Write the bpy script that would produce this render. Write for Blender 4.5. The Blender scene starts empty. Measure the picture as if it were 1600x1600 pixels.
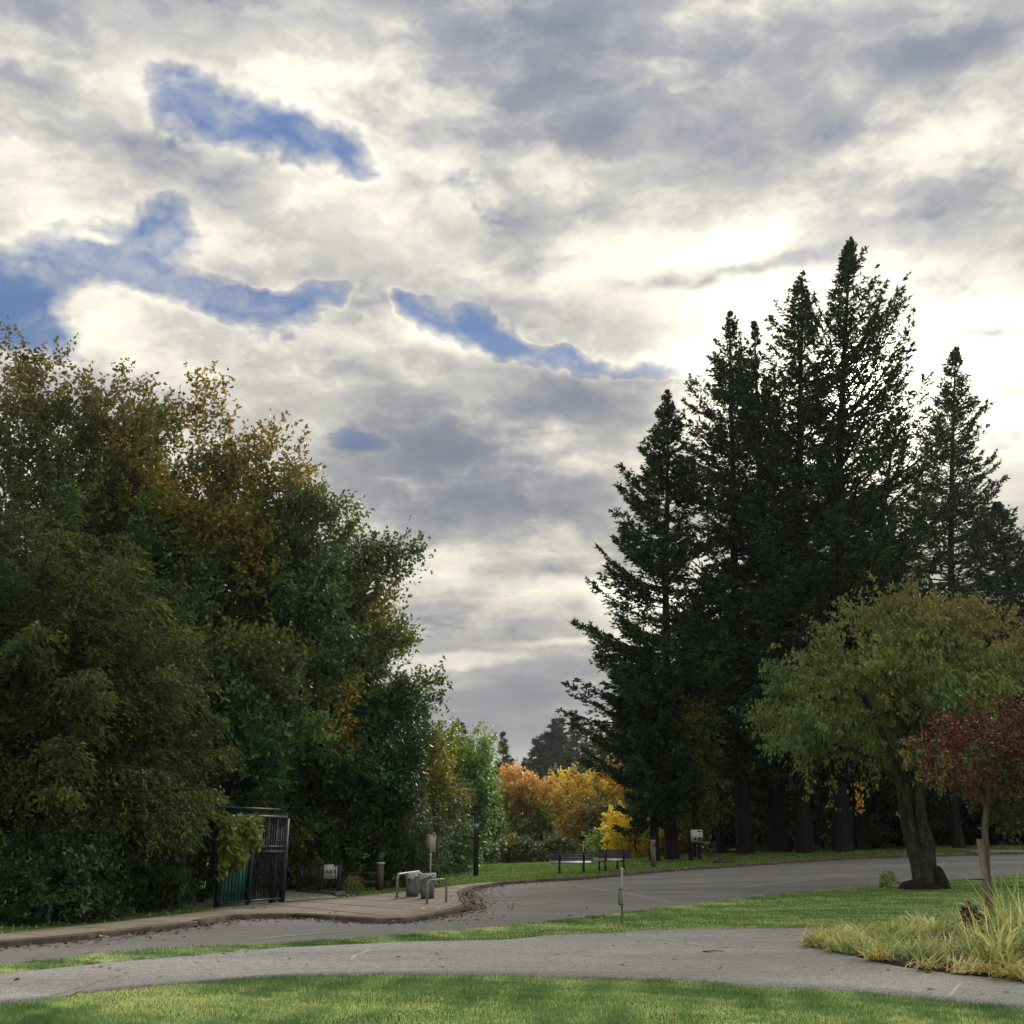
import bpy, math, random
import numpy as np
from mathutils import Vector

# ---------------------------------------------------------------- scene, camera, light, sky
S = bpy.context.scene
COL = S.collection
F_PX = 1604.0                     # focal length in pixels of the 1600 px photograph
PITCH = math.radians(17.7)
CAM = np.array([0.0, 0.0, 1.6])

cam_data = bpy.data.cameras.new("camera")
cam_data.sensor_width = 36.0
cam_data.lens = 36.0 * F_PX / 1600.0
cam_data.clip_end = 6000.0
cam = bpy.data.objects.new("camera", cam_data)
COL.objects.link(cam)
cam.location = CAM
cam.rotation_euler = (math.radians(90) + PITCH, 0, 0)
S.camera = cam

S.view_settings.view_transform = 'Standard'
S.view_settings.look = 'None'
S.view_settings.exposure = 1.75
S.view_settings.gamma = 1.0
S.view_settings.use_curve_mapping = False
S.render.engine = 'CYCLES'
S.cycles.max_bounces = 6
S.cycles.diffuse_bounces = 3
S.cycles.glossy_bounces = 2
S.cycles.transmission_bounces = 4
S.cycles.volume_bounces = 0
S.cycles.transparent_max_bounces = 8
S.cycles.use_denoising = True
S.cycles.use_adaptive_sampling = True
S.cycles.adaptive_threshold = 0.015
S.cycles.sample_clamp_indirect = 4.0
S.render.use_persistent_data = False


def pix_dir(px, py):
    """World direction of a pixel of the 1600 px photograph."""
    dx = (px - 800.0) / F_PX
    dy = (800.0 - py) / F_PX
    c, s = math.cos(PITCH), math.sin(PITCH)
    d = np.array([dx, c - dy * s, s + dy * c])
    return d / np.linalg.norm(d)


SUN_AZ = math.atan2(pix_dir(1330, 600)[0], pix_dir(1330, 600)[1])
SUN_EL = math.asin(pix_dir(1330, 600)[2])


class NB:
    """Tiny node expression builder."""
    def __init__(self, tree):
        self.t = tree

    def node(self, kind, **kw):
        n = self.t.nodes.new(kind)
        for k, v in kw.items():
            setattr(n, k, v)
        return n

    def link(self, a, sock):
        if isinstance(a, (int, float)):
            sock.default_value = a
        elif isinstance(a, (tuple, list)):
            sock.default_value = a
        else:
            self.t.links.new(a, sock)

    def m(self, op, a, b=0.0, c=0.0, clamp=False):
        n = self.node('ShaderNodeMath', operation=op, use_clamp=clamp)
        self.link(a, n.inputs[0]); self.link(b, n.inputs[1]); self.link(c, n.inputs[2])
        return n.outputs[0]

    def add(self, a, b): return self.m('ADD', a, b)
    def mul(self, a, b): return self.m('MULTIPLY', a, b)
    def sub(self, a, b): return self.m('SUBTRACT', a, b)

    def vm(self, op, a, b=(0, 0, 0), scale=None):
        n = self.node('ShaderNodeVectorMath', operation=op)
        self.link(a, n.inputs[0])
        if op != 'LENGTH':
            self.link(b, n.inputs[1])
        if scale is not None:
            self.link(scale, n.inputs['Scale'])
        return n.outputs[1] if op in ('LENGTH', 'DOT_PRODUCT') else n.outputs[0]

    def noise(self, vec, scale, detail=4.0, rough=0.5, dist=0.0, lac=2.0, color=False):
        n = self.node('ShaderNodeTexNoise')
        self.link(vec, n.inputs['Vector'])
        n.inputs['Scale'].default_value = scale
        n.inputs['Detail'].default_value = detail
        n.inputs['Roughness'].default_value = rough
        n.inputs['Lacunarity'].default_value = lac
        n.inputs['Distortion'].default_value = dist
        return n.outputs[1] if color else n.outputs[0]

    def ramp(self, fac, stops, interp='LINEAR'):
        n = self.node('ShaderNodeValToRGB')
        cr = n.color_ramp
        cr.interpolation = interp
        while len(cr.elements) < len(stops):
            cr.elements.new(0.5)
        for e, (p, c) in zip(cr.elements, stops):
            e.position = p
            e.color = (c[0], c[1], c[2], 1) if isinstance(c, (tuple, list)) else (c, c, c, 1)
        self.link(fac, n.inputs[0])
        return n.outputs[0]

    def mix(self, fac, a, b, blend='MIX'):
        n = self.node('ShaderNodeMix', data_type='RGBA', blend_type=blend)
        self.link(fac, n.inputs[0])
        for v, i in ((a, 6), (b, 7)):
            if isinstance(v, (tuple, list)):
                n.inputs[i].default_value = (v[0], v[1], v[2], 1)
            else:
                self.link(v, n.inputs[i])
        return n.outputs[2]

    def mr(self, v, a, b, c=0.0, d=1.0, smooth=True):
        n = self.node('ShaderNodeMapRange', interpolation_type='SMOOTHSTEP' if smooth else 'LINEAR')
        for s, x in zip(n.inputs[:5], (v, a, b, c, d)):
            self.link(x, s)
        return n.outputs[0]


def build_sky():
    world = bpy.data.worlds.new("World")
    S.world = world
    world.use_nodes = True
    t = world.node_tree
    t.nodes.clear()
    b = NB(t)
    out = b.node('ShaderNodeOutputWorld')
    bg = b.node('ShaderNodeBackground')
    t.links.new(bg.outputs[0], out.inputs[0])
    sky = b.node('ShaderNodeTexSky')
    sky.sky_type = 'NISHITA'
    sky.sun_disc = False
    sky.sun_elevation = SUN_EL
    sky.sun_rotation = SUN_AZ
    sky.air_density = 1.0
    sky.dust_density = 0.3
    sky.ozone_density = 2.5
    clear = b.vm('SCALE', sky.outputs[0], scale=0.10)
    clear = b.mix(0.75, clear, (0.080, 0.148, 0.325))
    D = b.node('ShaderNodeTexCoord').outputs['Generated']
    sep = b.node('ShaderNodeSeparateXYZ'); b.link(D, sep.inputs[0])
    x, y, z = sep.outputs
    az = b.m('ARCTAN2', x, y)
    el = b.m('ARCSINE', z)
    comb = b.node('ShaderNodeCombineXYZ')
    b.link(az, comb.inputs[0]); b.link(el, comb.inputs[1])
    V0 = comb.outputs[0]
    # cloud deck coordinates: direction projected on a flat layer overhead
    zz = b.add(b.m('MAXIMUM', z, 0.0), 0.16)
    deck = b.node('ShaderNodeCombineXYZ')
    b.link(b.m('DIVIDE', x, zz), deck.inputs[0]); b.link(b.m('DIVIDE', y, zz), deck.inputs[1])
    mp = b.node('ShaderNodeMapping')
    b.link(deck.outputs[0], mp.inputs[0])
    mp.inputs['Rotation'].default_value = (0, 0, math.radians(28))
    mp.inputs['Scale'].default_value = (0.75, 1.3, 1)
    C = mp.outputs[0]
    # billowing warp of every cloud mass
    w1 = b.vm('SUBTRACT', b.noise(C, 1.7, 2, 0.5, color=True), (0.5, 0.5, 0.5))
    w2 = b.vm('SUBTRACT', b.noise(D, 17.0, 3, 0.62, color=True), (0.5, 0.5, 0.5))
    V = b.vm('ADD', V0, b.vm('SCALE', w1, scale=0.10))
    V = b.vm('ADD', V, b.vm('SCALE', w2, scale=0.05))
    Vs = b.vm('ADD', V0, b.vm('SCALE', w1, scale=0.07))
    Vs = b.vm('ADD', Vs, b.vm('SCALE', w2, scale=0.035))

    def blobs(vec, lst):
        acc = None
        for (px, py, rx, ry, rot, wgt) in lst:
            d = pix_dir(px, py)
            a0, e0 = math.atan2(d[0], d[1]), math.asin(d[2])
            m = b.node('ShaderNodeMapping', vector_type='TEXTURE')
            b.link(vec, m.inputs[0])
            m.inputs['Location'].default_value = (a0, e0, 0)
            m.inputs['Rotation'].default_value = (0, 0, math.radians(-rot))
            m.inputs['Scale'].default_value = (rx / F_PX / max(0.6, math.cos(e0)), ry / F_PX, 1)
            v = b.mr(b.vm('LENGTH', m.outputs[0]), 0.0, 1.0, wgt, 0.0)
            acc = v if acc is None else b.add(acc, v)
        return acc

    # px, py, radius x, radius y, tilt clockwise, weight  (openings in the cloud)
    holes = blobs(V, [
        (410, 200, 250, 56, 3, 1.05), (300, 178, 110, 44, 0, .45), (540, 232, 110, 24, 8, .35), (588, 468, 60, 46, 0, -1.1), (845, 520, 46, 40, 0, -.75), (985, 560, 34, 30, 0, -.4), (150, 365, 60, 22, -20, -.55), (120, 480, 70, 34, 20, -.6), 
        (170, 385, 190, 85, -22, 1.15), (40, 460, 150, 75, 8, .9), (240, 335, 70, 50, -40, .45),
        (330, 468, 240, 46, 6, 1.15), (480, 462, 170, 34, -8, .9),
        (760, 508, 170, 46, 13, 1.1), (900, 545, 170, 34, 10, 1.0), (1040, 572, 120, 26, 16, .7), (640, 470, 90, 26, 15, .6),
        (730, 262, 110, 75, 40, .5), (70, 500, 120, 50, 0, .6), (560, 655, 120, 50, 5, .42),
        (1590, 660, 90, 70, 10, .5),
    ])
    bright = blobs(Vs, [
        (1290, 590, 430, 280, 0, .75), (1350, 690, 200, 170, 0, .6), (1120, 430, 250, 120, 10, .55), (1000, 470, 250, 80, 8, .35),
        (1560, 520, 220, 160, 15, .75), (1500, 680, 200, 200, 0, .5), (930, 385, 160, 60, 5, .35), (690, 400, 330, 120, 14, .12),
        (560, 330, 260, 90, 14, .15), (600, 500, 220, 40, 10, .25), (700, 520, 130, 40, 28, .25), 
        (950, 935, 240, 44, 4, 1.15), (1010, 960, 160, 60, 0, .7), (700, 1036, 190, 18, 0, .75), (900, 1000, 190, 16, -6, .75),
        (790, 905, 200, 26, 3, .25), (1080, 900, 120, 120, 0, .6), (60, 330, 160, 60, 20, .15),
    ])
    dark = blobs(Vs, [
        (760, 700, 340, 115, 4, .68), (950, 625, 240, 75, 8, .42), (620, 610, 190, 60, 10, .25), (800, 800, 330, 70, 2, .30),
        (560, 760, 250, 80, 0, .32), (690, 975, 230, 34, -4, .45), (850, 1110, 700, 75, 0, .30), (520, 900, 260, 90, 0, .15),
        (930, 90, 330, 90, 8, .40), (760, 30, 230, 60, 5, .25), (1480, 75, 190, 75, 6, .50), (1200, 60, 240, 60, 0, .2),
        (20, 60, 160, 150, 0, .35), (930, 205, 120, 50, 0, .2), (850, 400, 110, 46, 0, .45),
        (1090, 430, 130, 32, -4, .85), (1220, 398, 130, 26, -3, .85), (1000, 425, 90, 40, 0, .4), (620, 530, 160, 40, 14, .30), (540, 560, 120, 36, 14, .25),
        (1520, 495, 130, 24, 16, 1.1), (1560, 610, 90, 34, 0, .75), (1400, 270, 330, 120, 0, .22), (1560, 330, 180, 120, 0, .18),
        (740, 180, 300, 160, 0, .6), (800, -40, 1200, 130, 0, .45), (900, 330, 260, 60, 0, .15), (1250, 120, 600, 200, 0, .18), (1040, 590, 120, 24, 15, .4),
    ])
    n_mid = b.noise(C, 4.2, 5, 0.62, 0.25)
    n_fine = b.noise(b.vm('ADD', D, b.vm('SCALE', w2, scale=0.05)), 15.0, 6, 0.62)
    ms = b.node('ShaderNodeMapping')
    b.link(b.vm('ADD', D, b.vm('SCALE', w2, scale=0.06)), ms.inputs[0])
    ms.inputs['Rotation'].default_value = (0, math.radians(20), 0)
    ms.inputs['Scale'].default_value = (0.75, 1, 2.6)
    n_soft = b.noise(ms.outputs[0], 5.5, 5, 0.56)
    dm, df, ds = b.sub(n_mid, 0.5), b.sub(n_fine, 0.5), b.sub(n_soft, 0.5)
    # cover: 1 = cloud, 0 = clear
    calm = b.mr(z, 0.02, 0.26, 0.25, 1.0)
    cov = b.add(0.92, b.mul(calm, b.add(b.mul(dm, 1.9), b.add(b.mul(df, 1.1), b.mul(ds, 2.0)))))
    cov = b.sub(cov, b.mul(holes, 2.05))
    veil = b.mr(b.add(b.mul(ds, 0.7), b.mul(df, 0.6)), -0.08, 0.16, 0.02, 0.38)
    cover = b.m('MAXIMUM', b.mr(cov, -1.35, 0.74), veil)
    # brightness of the cloud
    br = b.add(0.50, b.mul(calm, b.add(b.mul(dm, 1.05), b.add(b.mul(df, 0.48), b.mul(ds, 1.65)))))
    # thin edges let the sun through and shine
    edge = b.mul(b.mr(cov, 0.05, 0.45, 0.0, 1.0), b.mr(cov, 0.45, 1.0, 1.0, 0.0))
    br = b.add(br, b.mul(edge, 0.12))
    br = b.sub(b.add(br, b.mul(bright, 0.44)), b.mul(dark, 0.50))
    br = b.m('MULTIPLY', br, 0.5)
    cloud = b.ramp(br, [(0.0, (.15, .17, .23)), (0.10, (.225, .238, .28)), (0.17, (.325, .328, .345)), (0.235, (.475, .462, .43)),
                        (0.32, (.69, .66, .575)), (0.43, (.92, .87, .72)), (0.56, (1.2, 1.15, .95)), (1.0, (2.6, 2.4, 1.9))])
    col = b.mix(cover, clear, cloud)
    # the light of the hidden sun spreading through the cloud round it
    sd = (math.sin(SUN_AZ) * math.cos(SUN_EL), math.cos(SUN_AZ) * math.cos(SUN_EL), math.sin(SUN_EL))
    ang = b.m('ARCCOSINE', b.m('MINIMUM', b.vm('DOT_PRODUCT', D, sd), 1.0))
    glow = b.mr(ang, 0.0, math.radians(15), 1.0, 0.0)
    core = b.mr(ang, 0.0, math.radians(2.5), 1.0, 0.0)
    addv = b.add(b.mul(b.mul(glow, glow), b.add(0.3, b.mul(br, 2.0))), b.mul(core, 12.0))
    warm = b.node('ShaderNodeVectorMath', operation='SCALE')
    warm.inputs[0].default_value = (1.0, 0.93, 0.74)
    b.link(addv, warm.inputs['Scale'])
    col = b.vm('ADD', col, warm.outputs[0])
    # overcast deck brighter overhead than near the horizon; slope added to light the ground
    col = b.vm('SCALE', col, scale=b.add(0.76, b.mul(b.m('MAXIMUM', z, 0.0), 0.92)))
    # ground side of the dome
    below = b.mr(z, -0.06, 0.0)
    col = b.mix(below, (.08, .09, .08), col)
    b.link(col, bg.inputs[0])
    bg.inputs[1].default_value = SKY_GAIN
    world.cycles.sampling_method = 'MANUAL'
    world.cycles.sample_map_resolution = 1024


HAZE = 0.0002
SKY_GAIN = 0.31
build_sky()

sun_data = bpy.data.lights.new("sun", 'SUN')
sun_data.energy = 1.5
sun_data.angle = math.radians(24)
sun_data.color = (1.0, 0.93, 0.82)
sun = bpy.data.objects.new("sun", sun_data)
COL.objects.link(sun)
sun.rotation_euler = (math.radians(90) - SUN_EL, 0, math.pi - SUN_AZ)
sun.location = (0, 0, 50)

# ---------------------------------------------------------------- terrain and helpers
LZ, SZ = 0.09, 0.105          # height of the far lawn and of the pavement above the road
def sstep(a, b, v):
    t = np.clip((np.asarray(v, float) - a) / (b - a), 0, 1)
    return t * t * (3 - 2 * t)


def H(x, y):
    """Height of the terrain."""
    x = np.asarray(x, float); y = np.asarray(y, float)
    xc = 30 * np.tanh(x / 30)
    z = 0.042 * np.where(xc > 0, xc, xc * 0.45) * sstep(12, 48, y)
    z = z + 0.25 * sstep(45, 60, y)
    yd = 60 + 20 * sstep(3, 16, x)
    z = z - 9.5 * sstep(yd, yd + 55, y)
    return z


FWD = np.array([0, math.cos(PITCH), math.sin(PITCH)])


def G(px, py, off=0.0):
    """Ground point seen at a pixel of the photograph."""
    d = pix_dir(px, py)
    t, step = 2.0, 0.5
    f = lambda t: (CAM + d * t)[2] - float(H(CAM[0] + d[0] * t, CAM[1] + d[1] * t)) - off
    while f(t) > 0 and t < 400:
        t += step
    lo, hi = t - step, t
    for _ in range(30):
        mid = (lo + hi) / 2
        if f(mid) > 0: lo = mid
        else: hi = mid
    p = CAM + d * hi
    return np.array([p[0], p[1], p[2]])


def AT(px, py, Y):
    d = pix_dir(px, py)
    return CAM + d * (Y / d[1])


def mpp(p):
    return float(np.dot(np.asarray(p) - CAM, FWD)) / F_PX


def smoothline(pts, n, closed=False):
    """Catmull-Rom through XY points, n samples evenly by length."""
    P = np.array([p[:2] for p in pts], float)
    P = np.vstack([2 * P[0] - P[1], P, 2 * P[-1] - P[-2]])
    out = []
    for i in range(1, len(P) - 2):
        for t in np.linspace(0, 1, 24, endpoint=False):
            p0, p1, p2, p3 = P[i - 1:i + 3]
            out.append(0.5 * (2 * p1 + (p2 - p0) * t + (2 * p0 - 5 * p1 + 4 * p2 - p3) * t * t + (3 * p1 - p0 - 3 * p2 + p3) * t ** 3))
    out.append(P[-2])
    out = np.array(out)
    return resample(out, n)


def resample(out, n):
    s = np.concatenate([[0], np.cumsum(np.linalg.norm(np.diff(out, axis=0), axis=1))])
    q = np.linspace(0, s[-1], n)
    return np.stack([np.interp(q, s, out[:, 0]), np.interp(q, s, out[:, 1])], 1)


def tag(o, label=None, cat=None, group=None, kind=None):
    if label: o['label'] = label
    if cat: o['category'] = cat
    if group: o['group'] = group
    if kind: o['kind'] = kind
    return o


def link(o, parent=None):
    COL.objects.link(o)
    if parent is not None:
        o.parent = parent
    return o


def empty(name, loc, rz=0.0):
    o = bpy.data.objects.new(name, None)
    o.location = tuple(float(v) for v in loc)
    o.rotation_euler = (0, 0, rz)
    o.empty_display_size = 0.3
    return link(o)


def mesh_np(name, V, Fc, mat, parent=None, col=None, smooth=False, loc=None, uv=None):
    """V (n,3), Fc (m,k) index array or list of such arrays."""
    me = bpy.data.meshes.new(name)
    V = np.ascontiguousarray(V, dtype=np.float32)
    blocks = Fc if isinstance(Fc, list) else [Fc]
    blocks = [np.asarray(b_, dtype=np.int32) for b_ in blocks if len(b_)]
    me.vertices.add(len(V)); me.vertices.foreach_set('co', V.ravel())
    nl = sum(b_.size for b_ in blocks); npoly = sum(len(b_) for b_ in blocks)
    me.loops.add(nl); me.polygons.add(npoly)
    me.loops.foreach_set('vertex_index', np.concatenate([b_.ravel() for b_ in blocks]))
    tot = np.concatenate([np.full(len(b_), b_.shape[1], np.int32) for b_ in blocks])
    start = np.concatenate([[0], np.cumsum(tot)[:-1]]).astype(np.int32)
    me.polygons.foreach_set('loop_start', start)
    me.polygons.foreach_set('loop_total', tot)
    if smooth:
        me.polygons.foreach_set('use_smooth', np.ones(npoly, bool))
    me.update(calc_edges=True)
    if col is not None:
        a = me.color_attributes.new('tint', 'FLOAT_COLOR', 'POINT')
        c4 = np.ones((len(V), 4), np.float32); c4[:, :3] = col
        a.data.foreach_set('color', c4.ravel())
    if mat is not None:
        me.materials.append(mat)
    o = bpy.data.objects.new(name, me)
    if loc is not None:
        o.location = tuple(float(v) for v in loc)
    return link(o, parent)


class MB:
    """Collects simple solids into one mesh."""
    def __init__(self):
        self.V, self.F4, self.F3, self.n = [], [], [], 0

    def quads(self, V, F):
        self.V.append(np.asarray(V, float)); self.F4.append(np.asarray(F, int) + self.n); self.n += len(V)

    def tris(self, V, F):
        self.V.append(np.asarray(V, float)); self.F3.append(np.asarray(F, int) + self.n); self.n += len(V)

    def box(self, c, s, rz=0.0, taper=1.0, rx=0.0, ry=0.0):
        sx, sy, sz = [v / 2 for v in s]
        v = np.array([[a * sx * (taper if k > 0 else 1), b_ * sy * (taper if k > 0 else 1), k * sz] for k in (-1, 1) for b_ in (-1, 1) for a in (-1, 1)], float)
        if rx:
            c_, s_ = math.cos(rx), math.sin(rx); v = v @ np.array([[1, 0, 0], [0, c_, -s_], [0, s_, c_]]).T
        if ry:
            c_, s_ = math.cos(ry), math.sin(ry); v = v @ np.array([[c_, 0, s_], [0, 1, 0], [-s_, 0, c_]]).T
        if rz:
            c_, s_ = math.cos(rz), math.sin(rz); v = v @ np.array([[c_, -s_, 0], [s_, c_, 0], [0, 0, 1]]).T
        self.quads(v + np.asarray(c, float), [[0, 2, 3, 1], [4, 5, 7, 6], [0, 1, 5, 4], [2, 6, 7, 3], [0, 4, 6, 2], [1, 3, 7, 5]])
        return self

    def tube(self, pts, rad, sides=8, cap=True, lump=0.0, seed=0):
        P = np.asarray(pts, float)
        R = np.full(len(P), rad) if np.isscalar(rad) else np.asarray(rad, float)
        T = np.gradient(P, axis=0); T /= np.linalg.norm(T, axis=1)[:, None] + 1e-9
        ref = np.array([0, 0, 1.0]) if abs(T[0][2]) < 0.9 else np.array([1.0, 0, 0])
        u = np.cross(T[0], ref); u /= np.linalg.norm(u)
        V = []
        ang = np.linspace(0, 2 * math.pi, sides, endpoint=False)
        lr = np.random.default_rng(seed)
        groove = 1 + lump * lr.uniform(-1, 1, sides)
        for p, t, r in zip(P, T, R):
            rr = r * (groove * (1 + lump * .6 * lr.uniform(-1, 1, sides)))[:, None] if lump else r
            u = u - t * np.dot(u, t); u /= np.linalg.norm(u) + 1e-9
            w = np.cross(t, u)
            V.append(p + rr * (np.cos(ang)[:, None] * u + np.sin(ang)[:, None] * w))
        V = np.vstack(V)
        n = len(P)
        F = []
        for i in range(n - 1):
            for k in range(sides):
                a, b_ = i * sides + k, i * sides + (k + 1) % sides
                F.append([a, b_, b_ + sides, a + sides])
        base = self.n
        self.quads(V, F)
        if cap:
            V2 = np.vstack([P[0][None], P[-1][None]])
            T3 = [[sides * n, (k + 1) % sides, k] for k in range(sides)] + [[sides * n + 1, (n - 1) * sides + k, (n - 1) * sides + (k + 1) % sides] for k in range(sides)]
            self.V.append(V2); self.n += 2
            self.F3.append(np.array(T3) + base)
        return self

    def lathe(self, prof, c=(0, 0, 0), sides=16, lump=0.0, seed=0):
        rng = np.random.default_rng(seed)
        ang = np.linspace(0, 2 * math.pi, sides, endpoint=False)
        V = []
        for r, z in prof:
            rr = r * (1 + lump * rng.uniform(-1, 1, sides))
            V.append(np.stack([rr * np.cos(ang), rr * np.sin(ang), np.full(sides, z)], 1))
        V = np.vstack(V) + np.asarray(c, float)
        F = [[i * sides + k, i * sides + (k + 1) % sides, (i + 1) * sides + (k + 1) % sides, (i + 1) * sides + k] for i in range(len(prof) - 1) for k in range(sides)]
        self.quads(V, F)
        return self

    def build(self, name, mat, parent=None, smooth=False, loc=None):
        V = np.vstack(self.V)
        bl = []
        if self.F4: bl.append(np.vstack(self.F4))
        if self.F3: bl.append(np.vstack(self.F3))
        return mesh_np(name, V, bl, mat, parent, smooth=smooth, loc=loc)


# ---------------------------------------------------------------- materials
def new_mat(name):
    m = bpy.data.materials.new(name)
    m.use_nodes = True
    t = m.node_tree
    t.nodes.clear()
    b = NB(t)
    out = b.node('ShaderNodeOutputMaterial')
    p = b.node('ShaderNodeBsdfPrincipled')
    t.links.new(p.outputs[0], out.inputs[0])
    return m, b, p, out


def surf_mat(name, stops, scale, rough=0.85, detail=5, scale2=None, amp2=0.25, bump=0.0, bscale=None, metal=0.0, spec=0.3, streak=None):
    """Noise-driven colour over object coordinates."""
    m, b, p, out = new_mat(name)
    tc = b.node('ShaderNodeTexCoord').outputs['Object']
    v = tc
    if streak:
        mp = b.node('ShaderNodeMapping'); b.link(tc, mp.inputs[0]); mp.inputs['Scale'].default_value = streak; v = mp.outputs[0]
    n = b.noise(v, scale, detail, 0.6)
    k = len(stops)
    col = b.ramp(n, [(0.30 + 0.4 * i / (k - 1), c) for i, c in enumerate(stops)])
    if scale2:
        n2 = b.noise(v, scale2, 3, 0.6)
        f = b.mr(n2, 0.3, 0.7, 1 - amp2, 1 + amp2, smooth=False)
        col = b.vm('SCALE', col, scale=f)
    b.link(col, p.inputs['Base Color'])
    p.inputs['Roughness'].default_value = rough
    p.inputs['Metallic'].default_value = metal
    p.inputs['Specular IOR Level'].default_value = spec
    if bump:
        bn = b.node('ShaderNodeBump')
        bn.inputs['Strength'].default_value = 1.0
        bn.inputs['Distance'].default_value = bump
        b.link(b.noise(v, bscale or scale * 4, 4, 0.65), bn.inputs['Height'])
        b.t.links.new(bn.outputs[0], p.inputs['Normal'])
    return m


def tint_mat(name, rough=0.6, trans=0.0, spec=0.25, gain=1.0):
    """Leaves and blades: the colour each leaf carries, a little light passing through."""
    m, b, p, out = new_mat(name)
    a = b.node('ShaderNodeVertexColor', layer_name='tint')
    c = a.outputs[0]
    if gain != 1.0:
        c = b.vm('MULTIPLY', c, (gain, gain * 1.03, gain * .74))
    b.link(c, p.inputs['Base Color'])
    p.inputs['Roughness'].default_value = rough
    p.inputs['Specular IOR Level'].default_value = spec
    if trans:
        tr = b.node('ShaderNodeBsdfTranslucent')
        b.link(c, tr.inputs[0])
        mx = b.node('ShaderNodeMixShader')
        mx.inputs[0].default_value = trans
        b.t.links.new(p.outputs[0], mx.inputs[1]); b.t.links.new(tr.outputs[0], mx.inputs[2])
        b.t.links.new(mx.outputs[0], out.inputs[0])
    return m


def lawn_mat(name, stops):
    m, b, p, out = new_mat(name)
    P = b.node('ShaderNodeTexCoord').outputs['Object']
    mp = b.node('ShaderNodeMapping'); b.link(P, mp.inputs[0]); mp.inputs['Scale'].default_value = (0.55, 1.5, 1)
    n1 = b.noise(mp.outputs[0], 1.1, 5, 0.6)
    n2 = b.noise(P, 14.0, 5, 0.7)
    n3 = b.noise(P, 0.22, 3, 0.5)
    f = b.add(b.mul(n1, 0.6), b.add(b.mul(n2, 0.28), b.mul(n3, 0.25)))
    c = b.ramp(f, stops)
    b.link(c, p.inputs['Base Color'])
    p.inputs['Roughness'].default_value = 1.0
    p.inputs['Specular IOR Level'].default_value = 0.0
    bn = b.node('ShaderNodeBump'); bn.inputs['Distance'].default_value = 0.03
    b.link(b.noise(P, 22.0, 4, 0.7), bn.inputs['Height'])
    b.t.links.new(bn.outputs[0], p.inputs['Normal'])
    return m


def asphalt_mat(name, base, warm, stain_scale, speck=0.35):
    m, b, p, out = new_mat(name)
    P = b.node('ShaderNodeTexCoord').outputs['Object']
    mp = b.node('ShaderNodeMapping'); b.link(P, mp.inputs[0]); mp.inputs['Scale'].default_value = (0.45, 1.6, 1); mp.inputs['Rotation'].default_value = (0, 0, .12)
    big = b.noise(mp.outputs[0], stain_scale, 5, 0.6, 0.4)
    c = b.mix(b.mr(big, 0.34, 0.66), base, warm)
    pale = b.mr(b.noise(mp.outputs[0], stain_scale * 2.7, 4, 0.6), 0.60, 0.72, 1.0, 1.28)
    fine = b.noise(P, 55.0, 3, 0.8)
    mid = b.noise(P, 9.0, 4, 0.6)
    sc = b.mul(b.mr(fine, 0.3, 0.7, 1 - speck, 1 + speck, smooth=False), b.mr(mid, 0.3, 0.7, 0.82, 1.18, smooth=False))
    c = b.vm('SCALE', c, scale=b.mul(sc, pale))
    b.link(c, p.inputs['Base Color'])
    p.inputs['Roughness'].default_value = 0.82
    p.inputs['Specular IOR Level'].default_value = 0.25
    bn = b.node('ShaderNodeBump'); bn.inputs['Distance'].default_value = 0.006
    b.link(b.noise(P, 90.0, 2, 0.6), bn.inputs['Height'])
    b.t.links.new(bn.outputs[0], p.inputs['Normal'])
    return m


M = {}
M['lawn'] = lawn_mat('lawn', [(0.42, (.055, .10, .03)), (0.52, (.11, .18, .055)), (0.62, (.21, .28, .10)), (0.72, (.34, .36, .18))])
M['far_lawn'] = lawn_mat('far_lawn', [(0.40, (.045, .080, .018)), (0.52, (.075, .125, .026)), (0.64, (.115, .165, .036)), (0.78, (.17, .19, .06))])
M['path'] = asphalt_mat('path_asphalt', (.275, .270, .262), (.36, .355, .342), 0.35, 0.85)
M['road'] = asphalt_mat('road_asphalt', (.160, .158, .160), (.230, .220, .214), 0.22, 0.25)
M['pale_asphalt'] = surf_mat('pale_asphalt', [(.21, .20, .19), (.29, .275, .255)], 8, 0.85, bump=.003)
M['concrete'] = surf_mat('sidewalk_concrete', [(.20, .168, .130), (.27, .232, .185), (.33, .29, .235)], 0.7, 0.9, scale2=25, amp2=.18, bump=.004, bscale=60)
M['kerb'] = surf_mat('kerb_stone', [(.055, .045, .038), (.10, .082, .066), (.17, .145, .115)], 2.2, 0.9, scale2=20, amp2=.3, bump=.01, bscale=18)
M['pale_concrete'] = surf_mat('pale_concrete', [(.26, .24, .20), (.34, .32, .28)], 3, 0.9)
M['crack_fill'] = surf_mat('pale_crack', [(.40, .385, .35), (.58, .56, .50)], 6, 0.9)
M['soil'] = surf_mat('soil', [(.022, .016, .011), (.05, .036, .024), (.085, .062, .04)], 5, 0.95, scale2=40, amp2=.4, bump=.03, bscale=16)
M['bark'] = surf_mat('grey_bark', [(.016, .015, .012), (.05, .047, .038), (.11, .105, .085)], 4.5, 0.9, scale2=26, amp2=.45, bump=.09, bscale=12, streak=(1.6, 1.6, .5))
M['dark_bark'] = surf_mat('dark_bark', [(.008, .0075, .008), (.017, .015, .014), (.03, .027, .024)], 4, 0.95, scale2=20, amp2=.3, bump=.06, bscale=7, streak=(1.8, 1.8, .4))
M['twig'] = surf_mat('twig_bark', [(.03, .026, .02), (.07, .06, .045)], 5, 0.9)
M['iron'] = surf_mat('black_iron', [(.005, .010, .018), (.012, .020, .034), (.028, .040, .058)], 9, 0.5, spec=.4)
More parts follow.
